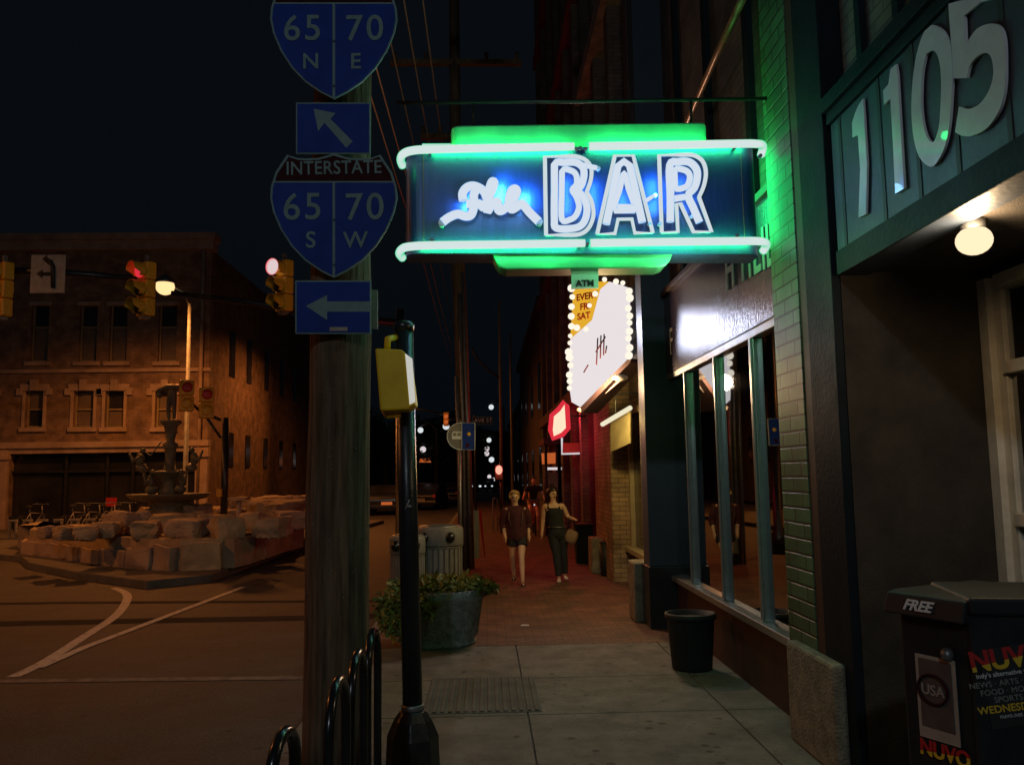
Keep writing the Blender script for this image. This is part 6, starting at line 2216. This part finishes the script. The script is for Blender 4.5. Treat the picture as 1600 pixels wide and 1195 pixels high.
def car(label, loc, rz, paint, lights='rear'):
    t_ = thing('parked_car', label, 'car', loc, 'cars parked along the far kerb', rz)
    prof = [(-2.2, .35), (-2.25, .75), (-2.1, .95), (-1.55, 1.02), (-1.0, 1.42), (.45, 1.46), (1.1, 1.02), (2.05, .88), (2.25, .6), (2.2, .35)]
    MB().prism([(-.86, y, z) for y, z in prof], (1.72, 0, 0)).build('body', paint, t_, bevel=.06, local=True)
    MB().prism([(-.74, -2.0 + .0, .99), (.74, -2.0, .99)][:0] or [(-.70, -1.52, 1.03), (.70, -1.52, 1.03), (.62, -1.06, 1.37), (-.62, -1.06, 1.37)], (0, -.02, .02)).build('window', 'window_dark', t_, local=True)
    for sx in (-1, 1):
        MB().prism([(sx * .865, -1.3, 1.05), (sx * .865, .95, 1.05), (sx * .865, .4, 1.38), (sx * .865, -.95, 1.36)], (sx * .012, 0, 0)).build('window', 'window_dark', t_, local=True)
        MB().box(sx * .8 - .12, sx * .8 + .02 * sx, -2.27, -2.2, .68, .84).build('tail_light', 'red_paint', t_, local=True)
        for y in (-1.35, 1.4):
            w_ = MB().tube([(sx * .87, y, .32), (sx * .68, y, .32)], .32, 20).build('wheel', 'tyre', t_, local=True)
    MB().box(-.26, .26, -2.29, -2.25, .5, .64).build('number_plate', 'orange_lit' if lights == 'orange' else 'sign_white_dim', t_, local=True)
    MB().box(-.86, .86, -2.3, -2.2, .32, .5).build('bumper', 'black_metal', t_, bevel=.03, local=True)
    return t_


p = at(600, 790, Y=41); car('dark parked car with an orange lit plate left of the black signal pole', (p.x, 43, ROAD), R(4), 'car_dark', 'orange')
p = at(664, 790, Y=46); car('dark parked car just right of the black signal pole', (p.x, 48, ROAD), R(-6), 'car_dark')
p = at(700, 785, Y=52); car('dark parked car left of the second utility pole, farthest of the parked cars', (p.x, 55, ROAD), R(-6), 'car_dark')


def tree(label, loc, h, r, m='tree_leaf'):
    t_ = thing('tree', label, 'tree', loc, 'trees down the street')
    x, y, z = loc
    tr_ = MB()
    tr_.tube([(x, y, z), (x + .05, y, h * .25), (x - .05, y, h * .5), (x, y, h * .75)], [.2, .16, .11, .05], 8)
    for k in range(7):
        a = k * 2.4
        tr_.tube([(x, y, h * (.35 + .05 * k)), (x + r * .4 * math.cos(a), y + r * .4 * math.sin(a), h * (.5 + .05 * k)), (x + r * .8 * math.cos(a), y + r * .8 * math.sin(a), h * (.6 + .05 * k))], [.07, .05, .02], 6)
    tr_.build('trunk', 'bark', t_)
    bl_ = [((x + random.uniform(-.7, .7) * r, y + random.uniform(-.7, .7) * r, h * random.uniform(.5, .92)), (r * .42, r * .42, r * .32)) for _ in range(12)]
    leaves('crown', m, t_, bl_, 4200, .26)
    return t_


p = at(672, 760, Y=54); tree('dark leafy tree behind the middle parked car, right of the black pole', (p.x, 60, ROAD), 6.0, 2.6)
p = at(603, 760, Y=54); tree('dark leafy tree between the wooden pole and the black pole', (p.x - 1, 62, ROAD), 6.5, 2.8)
p = at(735, 760, Y=54); tree('dark leafy tree behind the second utility pole', (p.x, 74, ROAD), 6.0, 2.4)
# orange lit awning
Ya = 66
q = at(663, 717, Y=Ya)
t_ = thing('lit_awning', 'small orange lit awning below a far street lamp', 'awning', q)
MB().prism([at(x, y, Y=Ya) for x, y in ((655, 722), (658, 713), (671, 713), (674, 722))], (0, .8, 0)).build('canopy', 'orange_lit', t_)  # canopy glows by itself; the light falling on it is put into its colour
MB().tube([at(655, 722, Y=Ya), at(655, 745, Y=Ya)], .05, 6).tube([at(674, 722, Y=Ya), at(674, 745, Y=Ya)], .05, 6).build('post', 'black_metal', t_)
# sparkling headlights of far cars
for (px, py, r, lab) in ((749, 757, 2.0, 'far car with one glinting headlight left of the red traffic light'), (759.5, 761, 2.2, 'far car with bright headlights below the red traffic light')):
    Yx = 88
    q = at(px, py, Y=Yx)
    t_ = thing('distant_car', lab, 'car', (q.x, Yx + 2.2, ROAD), rz=PI)
    prof = [(-2.2, .35), (-2.25, .75), (-1.55, 1.02), (-1.0, 1.42), (.45, 1.46), (1.1, 1.02), (2.05, .88), (2.25, .6), (2.2, .35)]
    MB().prism([(-.86, y, z) for y, z in prof], (1.72, 0, 0)).build('body', 'car_dark', t_, bevel=.06, local=True)
    for sx in (-.62, .62):
        MB().ball((sx, 2.24, .66), r * Yx / FPX * (1 if sx > 0 else .75), 2, (1, .5, .8)).build('headlight', 'lamp_white', t_, local=True)
    for sx in (-.8, .8):
        for y in (-1.35, 1.4):
            MB().tube([(sx - .08, y, .32), (sx + .08, y, .32)], .32, 16).build('wheel', 'tyre', t_, local=True)

# low buildings farther along both sides and across the end
def block(label, x0, x1, y0, y1, h, m, face, n=4):
    t_ = thing('distant_building', label, 'building', ((x0 + x1) / 2, y0, 0), 'dark buildings far down the street')
    MB().box(x0, x1, y0, y1, ROAD, h).build('wall', m, t_)
    MB().box(x0 - .2, x1 + .2, y0 - .2, y1 + .2, h, h + .35).build('cornice', 'far_wall', t_)
    w_ = MB()
    L_ = (y1 - y0)
    xs__ = x1 if face > 0 else x0
    for k in range(n):
        yy = y0 + L_ * (k + .3) / n
        for z in (1.0, 4.3):
            if z + 2 < h:
                w_.box(xs__ - .03, xs__ + .03, yy, yy + 1.3, z, z + 1.8)
    for k in range(3):
        xx = x0 + (x1 - x0) * (k + .3) / 3
        for z in (1.0, 4.3):
            if z + 2 < h: w_.box(xx, xx + 1.2, y0 - .03, y0 + .03, z, z + 1.8)
    w_.build('windows', 'window_dark', t_)['kind'] = 'stuff'
    return t_


block('dark low building beyond the red shop on the right side of the street', 2.2, 14, 31, 52, 8, 'far_wall', -1)
block('dark farther building on the right side of the street', 2.6, 14, 54, 90, 6.5, 'far_wall', -1)
block('dark two storey building beyond the corner building on the left side', -24, -12, 62, 84, 7.5, 'far_wall', 1)
block('dark building far down the left side of the street', -22, -11, 88, 120, 6, 'far_wall', 1)
block('dark block closing the view at the end of the street', -30, 30, 150, 165, 9, 'far_wall', 1)
